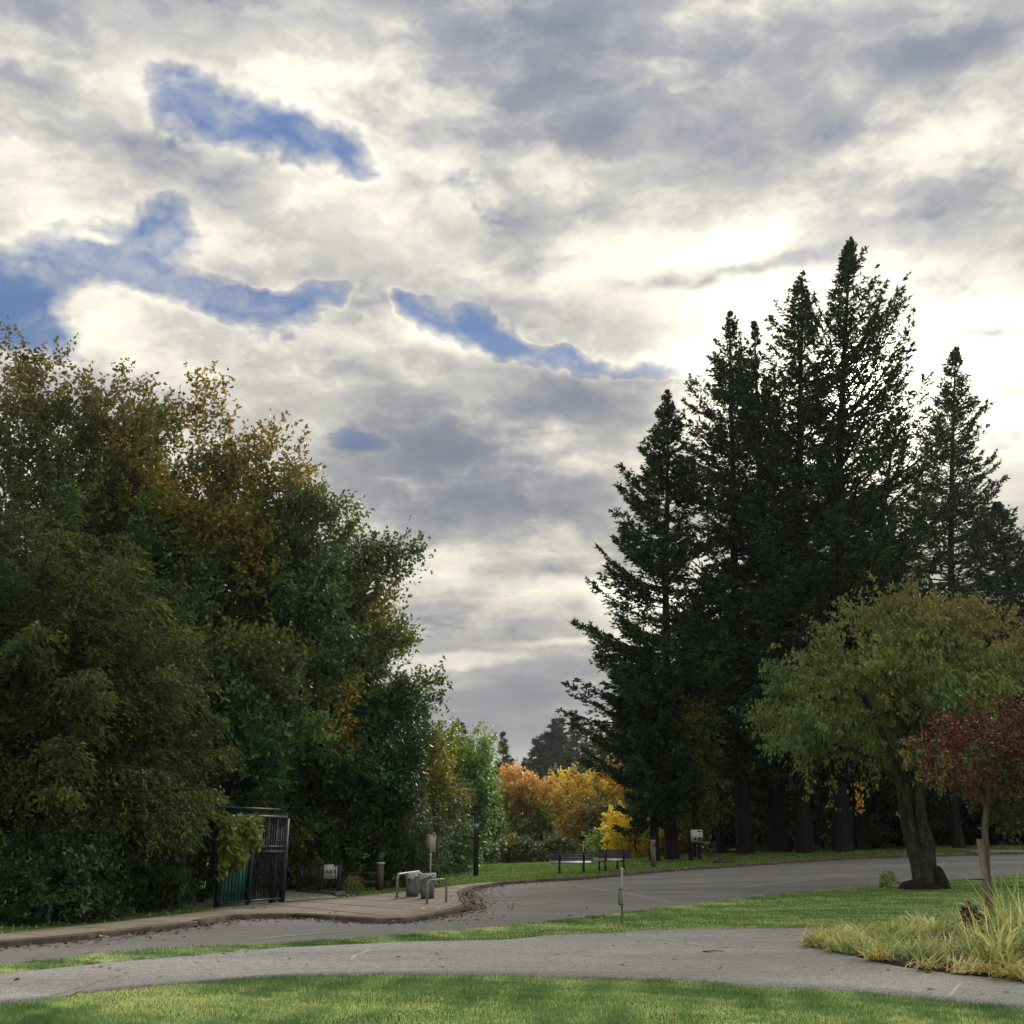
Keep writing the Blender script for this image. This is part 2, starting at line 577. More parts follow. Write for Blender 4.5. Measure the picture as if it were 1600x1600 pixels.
M['green_board'] = surf_mat('green_board', [(.025, .24, .19), (.035, .32, .25), (.05, .40, .32)], 2.5, 0.6, streak=(3, 3, .6))
M['blue_grey'] = surf_mat('blue_grey_panel', [(.03, .042, .065), (.05, .066, .095)], 3, 0.6, streak=(5, 5, .5))
M['post_wood'] = surf_mat('brown_post_wood', [(.06, .048, .038), (.11, .088, .068), (.16, .135, .105)], 5, 0.9, streak=(5, 5, .4), bump=.006, bscale=12)
M['old_wood'] = surf_mat('weathered_wood', [(.10, .09, .075), (.17, .155, .13), (.25, .235, .20)], 6, 0.9, streak=(5, 5, .35), bump=.006, bscale=12)
M['black_wood'] = surf_mat('black_stained_wood', [(.012, .011, .012), (.028, .025, .026), (.05, .045, .043)], 6, 0.8, streak=(6, 6, .3), bump=.005, bscale=12)
M['fence_wood'] = surf_mat('fence_wood', [(.035, .032, .028), (.07, .065, .058)], 6, 0.9, streak=(.6, 4, 4))
M['galv'] = surf_mat('galvanised_steel', [(.20, .22, .22), (.30, .32, .32), (.40, .42, .42)], 6, 0.45, metal=.35, spec=.5, streak=(3, 3, .8))
M['rack_steel'] = surf_mat('dull_rack_steel', [(.16, .17, .17), (.25, .26, .26), (.20, .16, .12)], 5, 0.5, metal=.2)
M['bin_grey'] = surf_mat('bin_plastic', [(.13, .155, .165), (.17, .195, .205), (.21, .235, .245)], 4, 0.55, streak=(2, 2, .6))
M['liner'] = surf_mat('bag_liner', [(.30, .34, .38), (.45, .49, .52), (.62, .66, .68)], 12, 0.35, spec=.5, bump=.02, bscale=25)
M['cream'] = surf_mat('cream_sign', [(.42, .38, .24), (.52, .47, .31)], 4, 0.6)
M['cream_shade'] = surf_mat('shaded_sign_side', [(.20, .19, .13), (.26, .25, .17)], 4, 0.6)  # darker copy of the cream: shade painted on the turned side and ears
M['white'] = surf_mat('white_sign', [(.48, .50, .49), (.60, .62, .60)], 5, 0.6)
M['print'] = surf_mat('dark_print', [(.015, .018, .02), (.03, .034, .036)], 20, 0.7)
M['print_green'] = surf_mat('grey_green_print', [(.045, .065, .055), (.075, .095, .08)], 20, 0.7)
M['green_cap'] = surf_mat('green_sign_cap', [(.012, .06, .035), (.025, .09, .055)], 6, 0.6)
M['slat'] = surf_mat('bench_slat', [(.02, .02, .024), (.04, .04, .046), (.07, .07, .075)], 5, 0.55, streak=(.5, 6, 6), spec=.5)
M['seat_slat'] = surf_mat('bench_seat_slat', [(.15, .145, .14), (.26, .25, .24)], 5, 0.45, streak=(.5, 6, 6), spec=.6)
M['leaf'] = tint_mat('broad_leaf', 0.5, 0.30, 0.4, 2.1)
M['spray'] = tint_mat('cypress_spray', 0.7, 0.25, 0.15, 1.8)
M['needle'] = tint_mat('conifer_needles', 0.7, 0.08, 0.2, 1.6)
M['blade'] = tint_mat('grass_blade', 0.55, 0.3, 0.3, 2.75)
M['bed_blade'] = tint_mat('bed_grass_blade', 0.5, 0.3, 0.4, 2.2)
M['dead_leaf'] = tint_mat('dead_leaf', 0.7, 0.1, 0.2)


# ---------------------------------------------------------------- ground, road, path, pavement
def grid_axis(lo, hi, fine_lo, fine_hi, step):
    a = list(np.arange(fine_lo, fine_hi + 1e-6, step))
    g = step
    v = fine_hi
    while v < hi:
        g *= 1.35; v = min(hi, v + g); a.append(v)
    g = step; v = fine_lo
    while v > lo:
        g *= 1.35; v = max(lo, v - g); a.insert(0, v)
    return np.array(a)


def sheet_from(Xg, Yg, Z):
    ny, nx = Xg.shape
    V = np.stack([Xg.ravel(), Yg.ravel(), Z.ravel()], 1)
    i = np.arange(ny - 1)[:, None] * nx + np.arange(nx - 1)[None]
    F = np.stack([i, i + 1, i + 1 + nx, i + nx], -1).reshape(-1, 4)
    return V, F


gx, gy = np.meshgrid(grid_axis(-900, 900, -45, 60, 1.0), grid_axis(-60, 1800, -5, 125, 1.0))
V, Fq = sheet_from(gx, gy, H(gx, gy))
ground = mesh_np('ground', V, Fq, M['lawn'], smooth=True)
tag(ground, kind='structure')


def strip(name, A, B, n, m, off, mat, parent=None, fade=None, edge=0.0):
    A, B = resample(A, n), resample(B, n)
    v = np.linspace(0, 1, m)[:, None, None]
    P = A[None] * (1 - v) + B[None] * v
    offv = off if fade is None else off + (fade - off) * sstep(0.8, 1, v[..., 0])
    Z = H(P[..., 0], P[..., 1]) + offv
    X, Y = P[..., 0], P[..., 1]
    if edge:
        X = np.vstack([X[:1], X, X[-1:]]); Y = np.vstack([Y[:1], Y, Y[-1:]])
        Z = np.vstack([Z[:1] - edge, Z, Z[-1:] - edge])
    V, F = sheet_from(X, Y, Z)
    return mesh_np(name, V, F, mat, parent, smooth=not edge)


def gl(pxs, off=0.0, n=160, ext0=0.0, ext1=0.0, jag=0.0, seed=1):
    pts = [G(a, c, off)[:2] for a, c in pxs]
    if ext0:
        d = pts[0] - pts[1]; pts.insert(0, pts[0] + d / np.linalg.norm(d) * ext0)
    if ext1:
        d = pts[-1] - pts[-2]; pts.append(pts[-1] + d / np.linalg.norm(d) * ext1)
    L = smoothline(pts, n)
    if jag:
        rng = np.random.default_rng(seed)
        k = np.convolve(rng.normal(0, 1, n + 8), np.ones(5) / 5, 'same')[4:-4]
        L = L + k[:, None] * jag * np.array([[0.2, 1.0]])
    return L


PATH_LO = gl([(0, 1567), (60, 1562), (130, 1550), (210, 1543), (300, 1535), (400, 1527), (500, 1523), (600, 1522), (750, 1523), (880, 1526), (1000, 1528),
              (1100, 1532), (1180, 1540), (1290, 1545), (1380, 1552), (1480, 1563), (1600, 1573)], 0.02, 260, 8, 6, .05, 2)
PATH_HI = gl([(0, 1523), (60, 1515), (130, 1505), (200, 1495), (300, 1486), (400, 1482), (520, 1478), (640, 1472), (790, 1469), (860, 1462), (960, 1458), (1010, 1454),
              (1100, 1452), (1200, 1451), (1290, 1452), (1350, 1462), (1420, 1482), (1500, 1500), (1600, 1515)], 0.02, 260, 8, 6, .04, 3)
ROAD_LO = gl([(0, 1511), (60, 1504), (130, 1497), (200, 1488), (280, 1481), (350, 1478.5), (450, 1475.5), (540, 1472), (600, 1469), (700, 1460), (760, 1456), (820, 1452), (870, 1448),
              (895, 1443), (940, 1434), (985, 1428), (1040, 1420), (1100, 1412), (1160, 1405), (1240, 1396), (1300, 1390), (1370, 1384), (1480, 1375), (1600, 1367)], 0.01, 300, 8, 16, .05, 4)
# front of the kerb, at road level
KERB_PX = [(0, 1482), (100, 1473), (170, 1465), (250, 1455), (300, 1449), (335, 1442), (375, 1437), (430, 1436), (480, 1436), (520, 1439), (560, 1442), (600, 1444), (640, 1442),
           (672, 1437), (702, 1430), (724, 1423), (735, 1416), (730, 1408), (722, 1402), (725, 1397), (740, 1390.5), (762, 1386.5), (790, 1382.5), (850, 1378), (890, 1376.3),
           (960, 1370), (1040, 1362.5), (1100, 1358), (1160, 1354), (1250, 1347.5), (1300, 1344), (1360, 1341.5), (1420, 1340), (1480, 1338), (1540, 1336.5), (1600, 1335)]
KERB_N = 700
KERB = gl(KERB_PX, 0.0, KERB_N, 10, 25)


def offset_line(L, d):
    T = np.gradient(L, axis=0); T /= np.linalg.norm(T, axis=1)[:, None]
    return L + d * np.stack([-T[:, 1], T[:, 0]], 1)


KERB_BACK = offset_line(KERB, 0.16)
# road: from under the near verge to under the far kerb
far_road = gl([(0, 1477), (170, 1460), (300, 1444), (420, 1430), (540, 1424), (640, 1412), (700, 1396), (740, 1387), (790, 1381.5), (850, 1377), (890, 1375.3),
               (960, 1369), (1040, 1361.5), (1160, 1353), (1250, 1346.5), (1360, 1340.5), (1480, 1337), (1600, 1334)], 0.0, 300, 10, 25)
ROAD_IN = offset_line(ROAD_LO, -0.5)
road = tag(strip('road', ROAD_IN, far_road, 240, 36, 0.010, M['road']), kind='structure')
VERGE_IN = offset_line(PATH_HI, -0.25)
verge = tag(strip('verge', VERGE_IN, ROAD_LO, 240, 12, 0.020, M['lawn']), kind='structure')
path = tag(strip('path', PATH_LO, PATH_HI, 260, 14, 0.030, M['path'], edge=0.03), kind='structure')

# the far lawn on the kerb side, level with the kerb top
sw_back_px = [(0, 1460), (70, 1452.5), (150, 1444.5), (220, 1436.5), (300, 1427), (345, 1421), (440, 1411), (520, 1404.5), (580, 1399), (640, 1393), (690, 1387), (730, 1382), (768, 1378.5)]
SW_BACK = gl(sw_back_px, LZ, 200, 10, 0)
i_end = int(np.argmin(np.linalg.norm(KERB_BACK - SW_BACK[-1], axis=1)))
lawn_front = np.vstack([SW_BACK[:-1], resample(KERB_BACK[i_end:], 200)])
lf = resample(lawn_front, 300)
lawn_back = lf.copy()
lawn_back[:, 0] = lf[:, 0] * 1.6 - 2
lawn_back[:, 1] = 104
LF, LB = lf, lawn_back
far_lawn = tag(strip('lawn', lf, lawn_back, 300, 90, LZ, M['far_lawn'], fade=-0.25), kind='structure')

# pavement slabs between kerb and lawn edge
sidewalk = tag(empty('sidewalk', (0, 0, 0)), kind='structure')
K_SW = resample(KERB_BACK[:i_end + 1], 1200)
B_SW = resample(SW_BACK, 1200)
pair = np.array([[0.0, 0.0]])
cuts = np.array([0.0, .05, .10, .15, .20, .25, .30, .345, .39, .435, .48, .525, .57, .615, .66, .705, .75, .80, .86, .93, 1.0])
# matching positions on both edges: by x-order in plan, nearest point
wf = np.clip(np.interp(cuts, [0, .5, .62, .80, .9, 1], [0, .46, .58, .80, .9, 1]), 0, 1)
for i in range(len(cuts) - 1):
    a0, a1 = wf[i], wf[i + 1]
    b0, b1 = cuts[i], cuts[i + 1]
    seg = lambda L, u0, u1: np.stack([np.interp(np.linspace(u0, u1, 14), np.linspace(0, 1, len(L)), L[:, k]) for k in (0, 1)], 1)
    g_ = 0.0009
    A_, B_ = seg(K_SW, a0 + g_, a1 - g_), seg(B_SW, b0 + g_, b1 - g_)
    v = np.linspace(0, 1, 5)[:, None, None]
    P_ = A_[None] * (1 - v) + B_[None] * v
    X, Y = P_[..., 0], P_[..., 1]
    Z = H(X, Y) + SZ
    # skirt on all four sides
    pad = lambda Q: np.pad(Q, 1, mode='edge')
    Zp = pad(Z); Zp[0] -= .08; Zp[-1] -= .08; Zp[1:-1, 0] -= .08; Zp[1:-1, -1] -= .08
    Vs_, Fs_ = sheet_from(pad(X), pad(Y), Zp)
    mesh_np('slab', Vs_, Fs_, M['concrete'], sidewalk)
# bed of the joints
strip('joint_bed', K_SW[::6], B_SW[::6], 200, 6, SZ - .03, M['soil'], sidewalk)

kerb = tag(empty('kerb', (0, 0, 0)), kind='structure')
ds = np.linalg.norm(np.diff(KERB, axis=0), axis=1); s_ = np.concatenate([[0], np.cumsum(ds)])
i0 = 0
nseg = 0
rngk = np.random.default_rng(5)
while i0 < KERB_N - 2:
    i1 = int(np.searchsorted(s_, s_[i0] + 2.9))
    i1 = min(max(i1, i0 + 2), KERB_N - 1)
    q = resample(KERB[i0:i1 + 1], 14); qb = resample(KERB_BACK[i0:i1 + 1], 14)
    tt = (q[-1] - q[0]); tt /= np.linalg.norm(tt)
    q[0] += tt * .012; q[-1] -= tt * .012; qb[0] += tt * .012; qb[-1] -= tt * .012
    dz = rngk.uniform(-.008, .008)
    rows = []
    for (f_, hh) in ((0.0, -0.05), (0.06, SZ - .025), (0.16, SZ), (1.0, SZ + .004), (1.0, -0.03)):
        p_ = q * (1 - f_) + qb * f_
        rows.append(np.stack([p_[:, 0], p_[:, 1], H(p_[:, 0], p_[:, 1]) + hh + dz], 1))
    R_ = np.stack(rows)
    Vk, Fk = sheet_from(R_[..., 0], R_[..., 1], R_[..., 2])
    caps = [[14 * r + e for r in (range(5) if e == 0 else range(4, -1, -1))] for e in (0, 13)]
    mesh_np('kerb_stone', Vk, [Fk, np.array(caps)], M['kerb'], kerb)
    nseg += 1
    i0 = i1

# ---------------------------------------------------------------- street furniture
def zat(base, py, px=800):
    """Height above the base of what is seen at row py over a base point."""
    d = pix_dir(px, py)
    t = base[1] / d[1]
    return (CAM[2] + d[2] * t) - base[2]


def copies(src, name, parent, locs, rz=None):
    for i, l in enumerate(locs):
        o = bpy.data.objects.new(name, src)
        o.location = tuple(float(v) for v in l)
        if rz is not None:
            o.rotation_euler = (0, 0, rz if np.isscalar(rz) else rz[i])
        link(o, parent)


def shared_box(name, size, mat):
    mb = MB().box((0, 0, 0), size)
    o = mb.build(name, mat)
    me = o.data
    bpy.data.objects.remove(o)
    return me


# --- barred metal enclosure with gate
gA, gB = G(338, 1419, LZ), G(440, 1410.5, LZ)
vec = gB - gA
gw = float(np.hypot(vec[0], vec[1])); grz = math.atan2(vec[1], vec[0])
gh = zat(gB, 1279, 440)
enc = tag(empty('metal_enclosure', gA, grz), 'tall black barred metal enclosure with green boarding and a gate beside the sidewalk', 'enclosure')
GD = 3.2                                  # depth behind
def iron(name, boxes, parent=enc, mat='iron'):
    mb = MB()
    for c, s in boxes: mb.box(c, s)
    return mb.build(name, M[mat], parent)
split = gw * 0.455
for (x, y, h, w) in ((0, 0, gh + .02, .10), (split, 0, gh - .1, .09), (gw, 0, gh, .11), (gw, GD, gh + .12, .09), (0, GD, gh + .12, .09), (split + (gw - split) * .80, .10, gh * .52, .13)):
    iron('post', [((x, y, h / 2), (w, w, h))])
for (x, y, z, sx, sy, sz) in ((gw / 2, 0, gh + .03, gw, .07, .07), (gw / 2, GD, gh + .16, gw, .07, .07), (0, GD / 2, gh + .10, .06, GD, .06), (gw, GD / 2, gh + .10, .06, GD, .06),
                              (gw / 2, 0, .10, gw, .05, .05), (split / 2, 0, 1.16, split, .04, .04), (split / 2, 0, .34, split, .03, .03),
                              (split + (gw - split) / 2, -.02, 1.26, gw - split, .045, .045), (split + (gw - split) / 2, -.02, 1.38, gw - split, .045, .045), (gw, GD / 2, 1.2, .04, GD, .04),
                              (gw / 2, GD, 1.2, gw, .04, .04)):
    iron('rail', [((x, y, z), (sx, sy, sz))])
bar_me = shared_box('bar', (.022, .022, gh - .12), M['iron'])
xs = [split * (i + 1) / 9 for i in range(8)] + [split + (gw - split) * (i + 1) / 14 for i in range(13)]
copies(bar_me, 'bar', enc, [(x, .012, .10 + (gh - .12) / 2) for x in xs])
copies(bar_me, 'bar', enc, [(gw, GD * (i + 1) / 11, .12 + (gh - .12) / 2) for i in range(10)])
copies(bar_me, 'bar', enc, [(gw * (i + 1) / 17, GD, .12 + (gh - .12) / 2) for i in range(16)])
iron('green_board', [((split * .53, .07, gh * .46), (split * .90, .03, gh * .84))], mat='green_board')
iron('roof_panel', [((gw * .42, GD * .5, gh + .22), (gw * .95, GD * .98, .05))])
iron('grey_door', [((split + .42, .62, .98), (.52, .04, 1.55))], mat='blue_grey')
iron('lock_box', [((split + .55, .585, 1.02), (.14, .05, .20))], mat='galv')
MB().box((gw * .5, GD * .5 + .3, -.03), (gw + .1, GD, .09)).build('gravel_floor', M['concrete'], enc)
bpad = MB().box((gw * .5, -.02, -.04), (gw + .2, .4, .10))
bpad.build('footing', M['pale_concrete'], enc)

# concrete apron through the gateway
a_ = [G(445, 1409, SZ)[:2], G(475, 1406, SZ)[:2], G(530, 1402.5, SZ)[:2]]
b_ = [G(440, 1386, SZ)[:2], G(470, 1385, SZ)[:2], G(498, 1392, SZ)[:2]]
tag(strip('footpath', smoothline(a_, 12), smoothline(b_, 12), 12, 6, SZ + .004, M['pale_concrete']), kind='structure')

# --- low railing with sign
rB = G(529, 1399, LZ)
rA = AT(472, 1345, rB[1] + 2.6); rA[2] = rB[2]
rv = rA - rB; rl = float(np.hypot(rv[0], rv[1])); rrz = math.atan2(rv[1], rv[0])
rh = zat(rB, 1351, 529)
rail = tag(empty('low_railing', rB, rrz), 'low black barred railing carrying a white notice, beyond the gate', 'railing')
for x in (0, rl / 2, rl):
    iron('post', [((x, 0, rh / 2), (.07, .07, rh))], rail)
for z in (.16, rh - .02, rh * .5):
    iron('rail', [((rl / 2, 0, z), (rl, .04, .04))], rail)
rb = shared_box('bar', (.018, .018, rh - .16), M['iron'])
copies(rb, 'bar', rail, [(rl * (i + 1) / 20, 0, .14 + (rh - .16) / 2) for i in range(19)])
MB().box((rl / 2, 0, -.02), (rl + .2, .2, .2)).build('stone_footing', M['kerb'], rail)
MB().box((-.05, 0, .03), (.28, .26, .16)).build('footing_end', M['pale_concrete'], rail)
# the notice hangs behind the bars, facing the road
nc = AT(516.5, 1362, rB[1] + .35)
notice = tag(empty('notice_board', nc, math.radians(8)), 'white notice with bold black lettering behind the bars of the low railing', 'sign')
nw = 21 * mpp(nc); nh = 21 * mpp(nc)
MB().box((0, 0, 0), (nw, .02, nh)).build('board', M['white'], notice)
mb = MB()
for k, cx in enumerate((-.22, .04, .28)):       # three heavy capitals, too far off to read
    w_, h_ = nw * .17, nh * .24
    x0 = nw * cx
    if k == 0:
        for s in (-1, 1): mb.box((x0 + s * w_ * .3, -.014, 0), (w_ * .28, .006, h_), ry=s * -.35)
        mb.box((x0, -.014, -h_ * .12), (w_ * .8, .006, h_ * .2))
    elif k == 1:
        mb.box((x0 - w_ * .35, -.014, 0), (w_ * .3, .006, h_))
        for s in (-1, 0, 1): mb.box((x0 + w_ * .12, -.0145, s * h_ * .4), (w_ * .7, .006, h_ * .2))
    else:
        mb.box((x0, -.014, h_ * .4), (w_ * 1.05, .006, h_ * .22)); mb.box((x0, -.0145, -h_ * .08), (w_ * .32, .006, h_ * .84))
mb.build('lettering', M['print'], notice)

# --- brown post with green cap
p = G(593, 1391, SZ)
u = mpp(p)
bp = tag(empty('wooden_bollard', p, .5), 'thick brown wooden post with a green sign cap and white band', 'post')
hh = zat(p, 1333, 593); w = 11.5 * u * .78
MB().box((0, 0, (hh - .34) / 2), (w, w, hh - .34)).build('post', M['post_wood'], bp)
MB().box((0, 0, hh - .31), (w + .03, w + .03, .065)).build('band', M['white'], bp)
MB().box((0, 0, hh - .14), (w * .96, w * .96, .275)).box((0, 0, hh + .015), (w * .8, w * .8, .035)).build('cap', M['green_cap'], bp)

# --- split rail fence
f0, f1 = AT(532, 1372, p[1] + 1.2), AT(592, 1370, p[1] + 1.2)
f0[2] = f1[2] = float(H(f0[0], f0[1])) + LZ
fl = float(np.linalg.norm((f1 - f0)[:2]))
fen = tag(empty('rail_fence', f0, math.atan2(f1[1] - f0[1], f1[0] - f0[0])), 'low weathered split rail fence behind the brown wooden post', 'fence')
for x in (0.05, fl * .5, fl - .05):
    MB().box((x, 0, .34), (.11, .11, .72)).build('post', M['fence_wood'], fen)
for k, z in enumerate((.24, .52)):
    for a0, a1 in ((0, .5), (.5, 1)):
        MB().box((fl * (a0 + a1) / 2, -.075, z), (fl * .49, .045, .10), ry=.01 * (k - .5)).build('rail', M['fence_wood'], fen)

# --- litter bins with liners
def litter_bin(px, py, wpx, hpx, label, seed, lean):
    b0 = G(px, py, SZ)
    u = mpp(b0); r = wpx * u / 2; h = hpx * u
    root = tag(empty('litter_bin', b0, lean), label, 'bin', 'litter bins on the sidewalk')
    MB().lathe([(0, 0.02), (r * .78, 0.02), (r * .80, .0), (r * .84, h * .3), (r * .93, h * .86), (r * .97, h * .9), (r * .95, h * .93), (r * .86, h * .93), (r * .72, h * .3), (0, h * .28)], sides=20).build('bin_body', M['bin_grey'], root, smooth=True)
    for k in range(4):
        a = k * math.pi / 2 + .3
        MB().box((r * .90 * math.cos(a), r * .90 * math.sin(a), h * .5), (.02, r * .22, h * .55), rz=a).build('rib', M['bin_grey'], root)
    rng = np.random.default_rng(seed)
    n = 28
    ang = np.linspace(0, 2 * math.pi, n, endpoint=False)
    low = h * (.80 + .07 * np.sin(ang * 2 + seed) + .05 * rng.uniform(-1, 1, n))
    rings = []
    for rr, zz in ((r * .78, h * .72), (r * .9, h * .90), (r * 1.0, h * .985), (r * 1.04, h * .95)):
        j = 1 + .025 * rng.uniform(-1, 1, n)
        rings.append(np.stack([rr * j * np.cos(ang), rr * j * np.sin(ang), zz + .012 * rng.uniform(-1, 1, n)], 1))
    j = 1 + .03 * rng.uniform(-1, 1, n)
    rings.append(np.stack([r * 1.03 * j * np.cos(ang), r * 1.03 * j * np.sin(ang), low], 1))
    Vv = np.vstack(rings)
    Ff = [[i * n + k, i * n + (k + 1) % n, (i + 1) * n + (k + 1) % n, (i + 1) * n + k] for i in range(4) for k in range(n)]
    mesh_np('liner', Vv, np.array(Ff), M['liner'], root, smooth=True)
    return root
litter_bin(644, 1401, 24, 36.5, 'grey litter bin with white liner inside the left steel hoop', 3, .4)
litter_bin(667.5, 1404, 26, 38, 'grey litter bin with crumpled liner, right one of the pair under the cream sign', 8, 1.9)

# --- steel hoops (racks)
def hoop(pxa, pya, pxb, pyb, pyt_a, label, mat):
    a, b__ = G(pxa, pya, SZ), G(pxb, pyb, SZ)
    u = mpp(a)
    h = zat(a, pyt_a, pxa)
    v = b__ - a; L = float(np.hypot(v[0], v[1]))
    root = tag(empty('steel_hoop', a, math.atan2(v[1], v[0])), label, 'bike rack', 'steel hoops round the litter bins')
    rr = .14
    pts = [(0, 0, -.03), (0, 0, h * .5), (0, 0, h - rr)]
    pts += [(rr - rr * math.cos(t), 0, h - rr + rr * math.sin(t)) for t in np.linspace(.3, math.pi / 2, 5)]
    pts += [(L - rr + rr * math.sin(t), 0, h - rr + rr * math.cos(t)) for t in np.linspace(0, math.pi / 2 - .3, 5)]
    pts += [(L, 0, h - rr), (L, 0, h * .5), (L, 0, -.03)]
    MB().tube(pts, 2.0 * u, 10).build('tube', M[mat], root, smooth=True)
    for x in (0, L):
        MB().lathe([(.0, .012), (.07, .012), (.075, 0)], (x, 0, 0), 12).build('foot_plate', M[mat], root)
hoop(620, 1405, 655, 1397, 1366.5, 'dull steel hoop rack standing left of the two litter bins', 'rack_steel')
hoop(667, 1413, 697, 1410, 1376, 'scuffed steel hoop rack in front of the right litter bin', 'rack_steel')

# --- cream two-sided sign on a pole
p = G(671.5, 1392, SZ); p = AT(671.5, 1392, p[1] + .6); p[2] = float(H(p[0], p[1])) + SZ
u = mpp(p)
hs = zat(p, 1332, 671)
sg = tag(empty('dispenser_sign', p, 0), 'cream folded sign with two round ears on a thin steel pole behind the litter bins', 'sign')
MB().tube([(0, 0, 0), (0, 0, hs + .02)], .030, 8).build('pole', M['galv'], sg)
MB().lathe([(0, .05), (.035, .035), (.045, 0), (.035, -.035), (0, -.05)], (0, 0, hs - .07), 10).build('pole_collar', M['white'], sg, smooth=True)
wl, hl = 8.2 * u, 25 * u
for sgn, mt, nm in ((-1, 'cream_shade', 'side_panel'), (1, 'cream', 'front_panel')):
    c = (sgn * wl / 2 * .96, -.02 - .0 * sgn, hs + .02 + hl / 2)
    MB().box(c, (wl, .03, hl), rz=sgn * .45).build(nm, M[mt], sg)
    r = wl * .40
    MB().tube([(sgn * wl * .5, -.035, hs + hl + .02 + .02 * sgn), (sgn * wl * .5, .0, hs + hl + .02 + .02 * sgn)], r, 16).build('round_ear', M['cream_shade'], sg)
MB().box((-wl * .48, -.053, hs + .02 + hl * .14), (wl * .7, .006, hl * .2), rz=-.45).build('dark_print', M['print_green'], sg)
MB().box((0, -.06, hs + .02 + hl * .5), (.02, .02, hl)).build('fold_strip', M['white'], sg)

# --- tall dark wooden sign post
p = G(743.5, 1369, LZ)
u = mpp(p)
ht = zat(p, 1254, 743.5)
sp = tag(empty('sign_post', p, .2), 'tall black timber post with plank arms and a small pale plate', 'signpost')
w = 7.0 * u
MB().box((0, 0, ht / 2), (w, w, ht)).build('post', M['black_wood'], sp)
MB().box((-.10, -w * .6, ht - 6 * u), (36 * u, .05, 3.6 * u)).build('top_board', M['black_wood'], sp)
MB().box((-11.5 * u, -w * .62, ht - 15.5 * u), (16 * u, .04, 8.0 * u)).build('hanging_board', M['black_wood'], sp)
MB().box((-19.0 * u, -w * .55, ht - 10.5 * u), (.05, .04, 5 * u)).build('hanger', M['black_wood'], sp)
MB().box((-5 * u, -w * .55, ht - 10.5 * u), (.05, .04, 5 * u)).build('hanger', M['black_wood'], sp)
MB().box((0, -w * .5 - .012, zat(p, 1291.5, 743)), (w * .98, .016, 9 * u)).build('plate', M['galv'], sp)

# --- benches
def bench(px, py, rz, label):
    c = G(px, py, LZ)
    L, half, H0 = 1.86, .53, .86
    root = tag(empty('park_bench', c - [0, 0, .01], rz), label, 'bench', 'park benches on the far lawn')
    for s in (-1, 1):
        MB().box((s * half, -.02, .215), (.075, .07, .44)).box((s * half, .20, .40), (.06, .50, .05)).build('leg', M['iron'], root)
        MB().box((s * half, .40, .21), (.06, .06, .42)).build('leg', M['iron'], root)
        MB().box((s * half, -.075, .65), (.085, .05, .46), rx=.16).build('back_support', M['iron'], root)
    for k in range(5):
        z = .545 + k * .070
        MB().box((0, -.02 - (z - .42) * .16, z), (L, .035, .058), rx=.16).build('back_slat', M['slat'], root)
    MB().box((0, -.02 - .075, H0 + .02), (L, .06, .035)).build('top_rail', M['slat'], root)
    for k in range(5):
        MB().box((0, .05 + k * .095, .425 + k * .024), (L, .082, .035), rx=.24).build('seat_slat', M['seat_slat'], root)
    return root
bench(893.5, 1364, .03, 'dark slatted park bench seen squarely from behind, left of the two')
bench(960, 1360, .62, 'dark slatted park bench turned aslant with its pale seat showing')

# --- grey wooden bollard by the kerb
p = G(1021.5, 1355, LZ); u = mpp(p); h = zat(p, 1314, 1021)
bo = tag(empty('timber_post', p, .55), 'pale weathered timber post with a metal cap right of the benches', 'post')
w = 5.6 * u
MB().box((0, 0, h / 2), (w, w, h)).build('post', M['old_wood'], bo)
MB().box((0, 0, h + .02), (w + .03, w + .03, .05)).build('cap', M['galv'], bo)
MB().box((0, -w * .5 - .012, h * .84), (w * .5, .014, h * .12)).build('plate', M['print'], bo)

# --- park notice on a dark post among the firs
p = AT(1079.5, 1336, 54.0); p[2] = float(H(p[0], p[1])) + LZ; u = mpp(p)
ns = tag(empty('info_sign', p, .0), 'white information board with dark blocks of print under the firs', 'sign')
h = zat(p, 1294, 1080)
MB().box((0, 0, h / 2), (.22, .18, h)).build('post', M['dark_bark'], ns)
bw, bh = 18.5 * u, 17.5 * u
cx, cz = 10 * u, zat(p, 1305.7, 1090)
MB().box((cx, -.13, cz), (bw, .05, bh)).build('board', M['white'], ns)
MB().box((cx, -.12, cz - bh * .58), (bw * .95, .04, bh * .13)).build('lower_strip', M['print_green'], ns)
mb = MB().box((cx + bw * .24, -.159, cz + bh * .37), (bw * .40, .008, bh * .13))
mb.box((cx + bw * .24, -.1592, cz + bh * .12), (bw * .10, .006, bh * .09), ry=.7)
mb.build('heading_print', M['print'], ns)
MB().box((cx + bw * .26, -.159, cz - bh * .29), (bw * .42, .008, bh * .34)).build('map_print', M['print_green'], ns)
MB().lathe([(0, .004), (bw * .13, .004), (bw * .13, 0)], (0, 0, 0), 12)
lo = MB().tube([(cx - bw * .14, -.155, cz - bh * .28), (cx - bw * .14, -.163, cz - bh * .28)], bw * .12, 14)
lo.build('round_emblem', M['print'], ns)

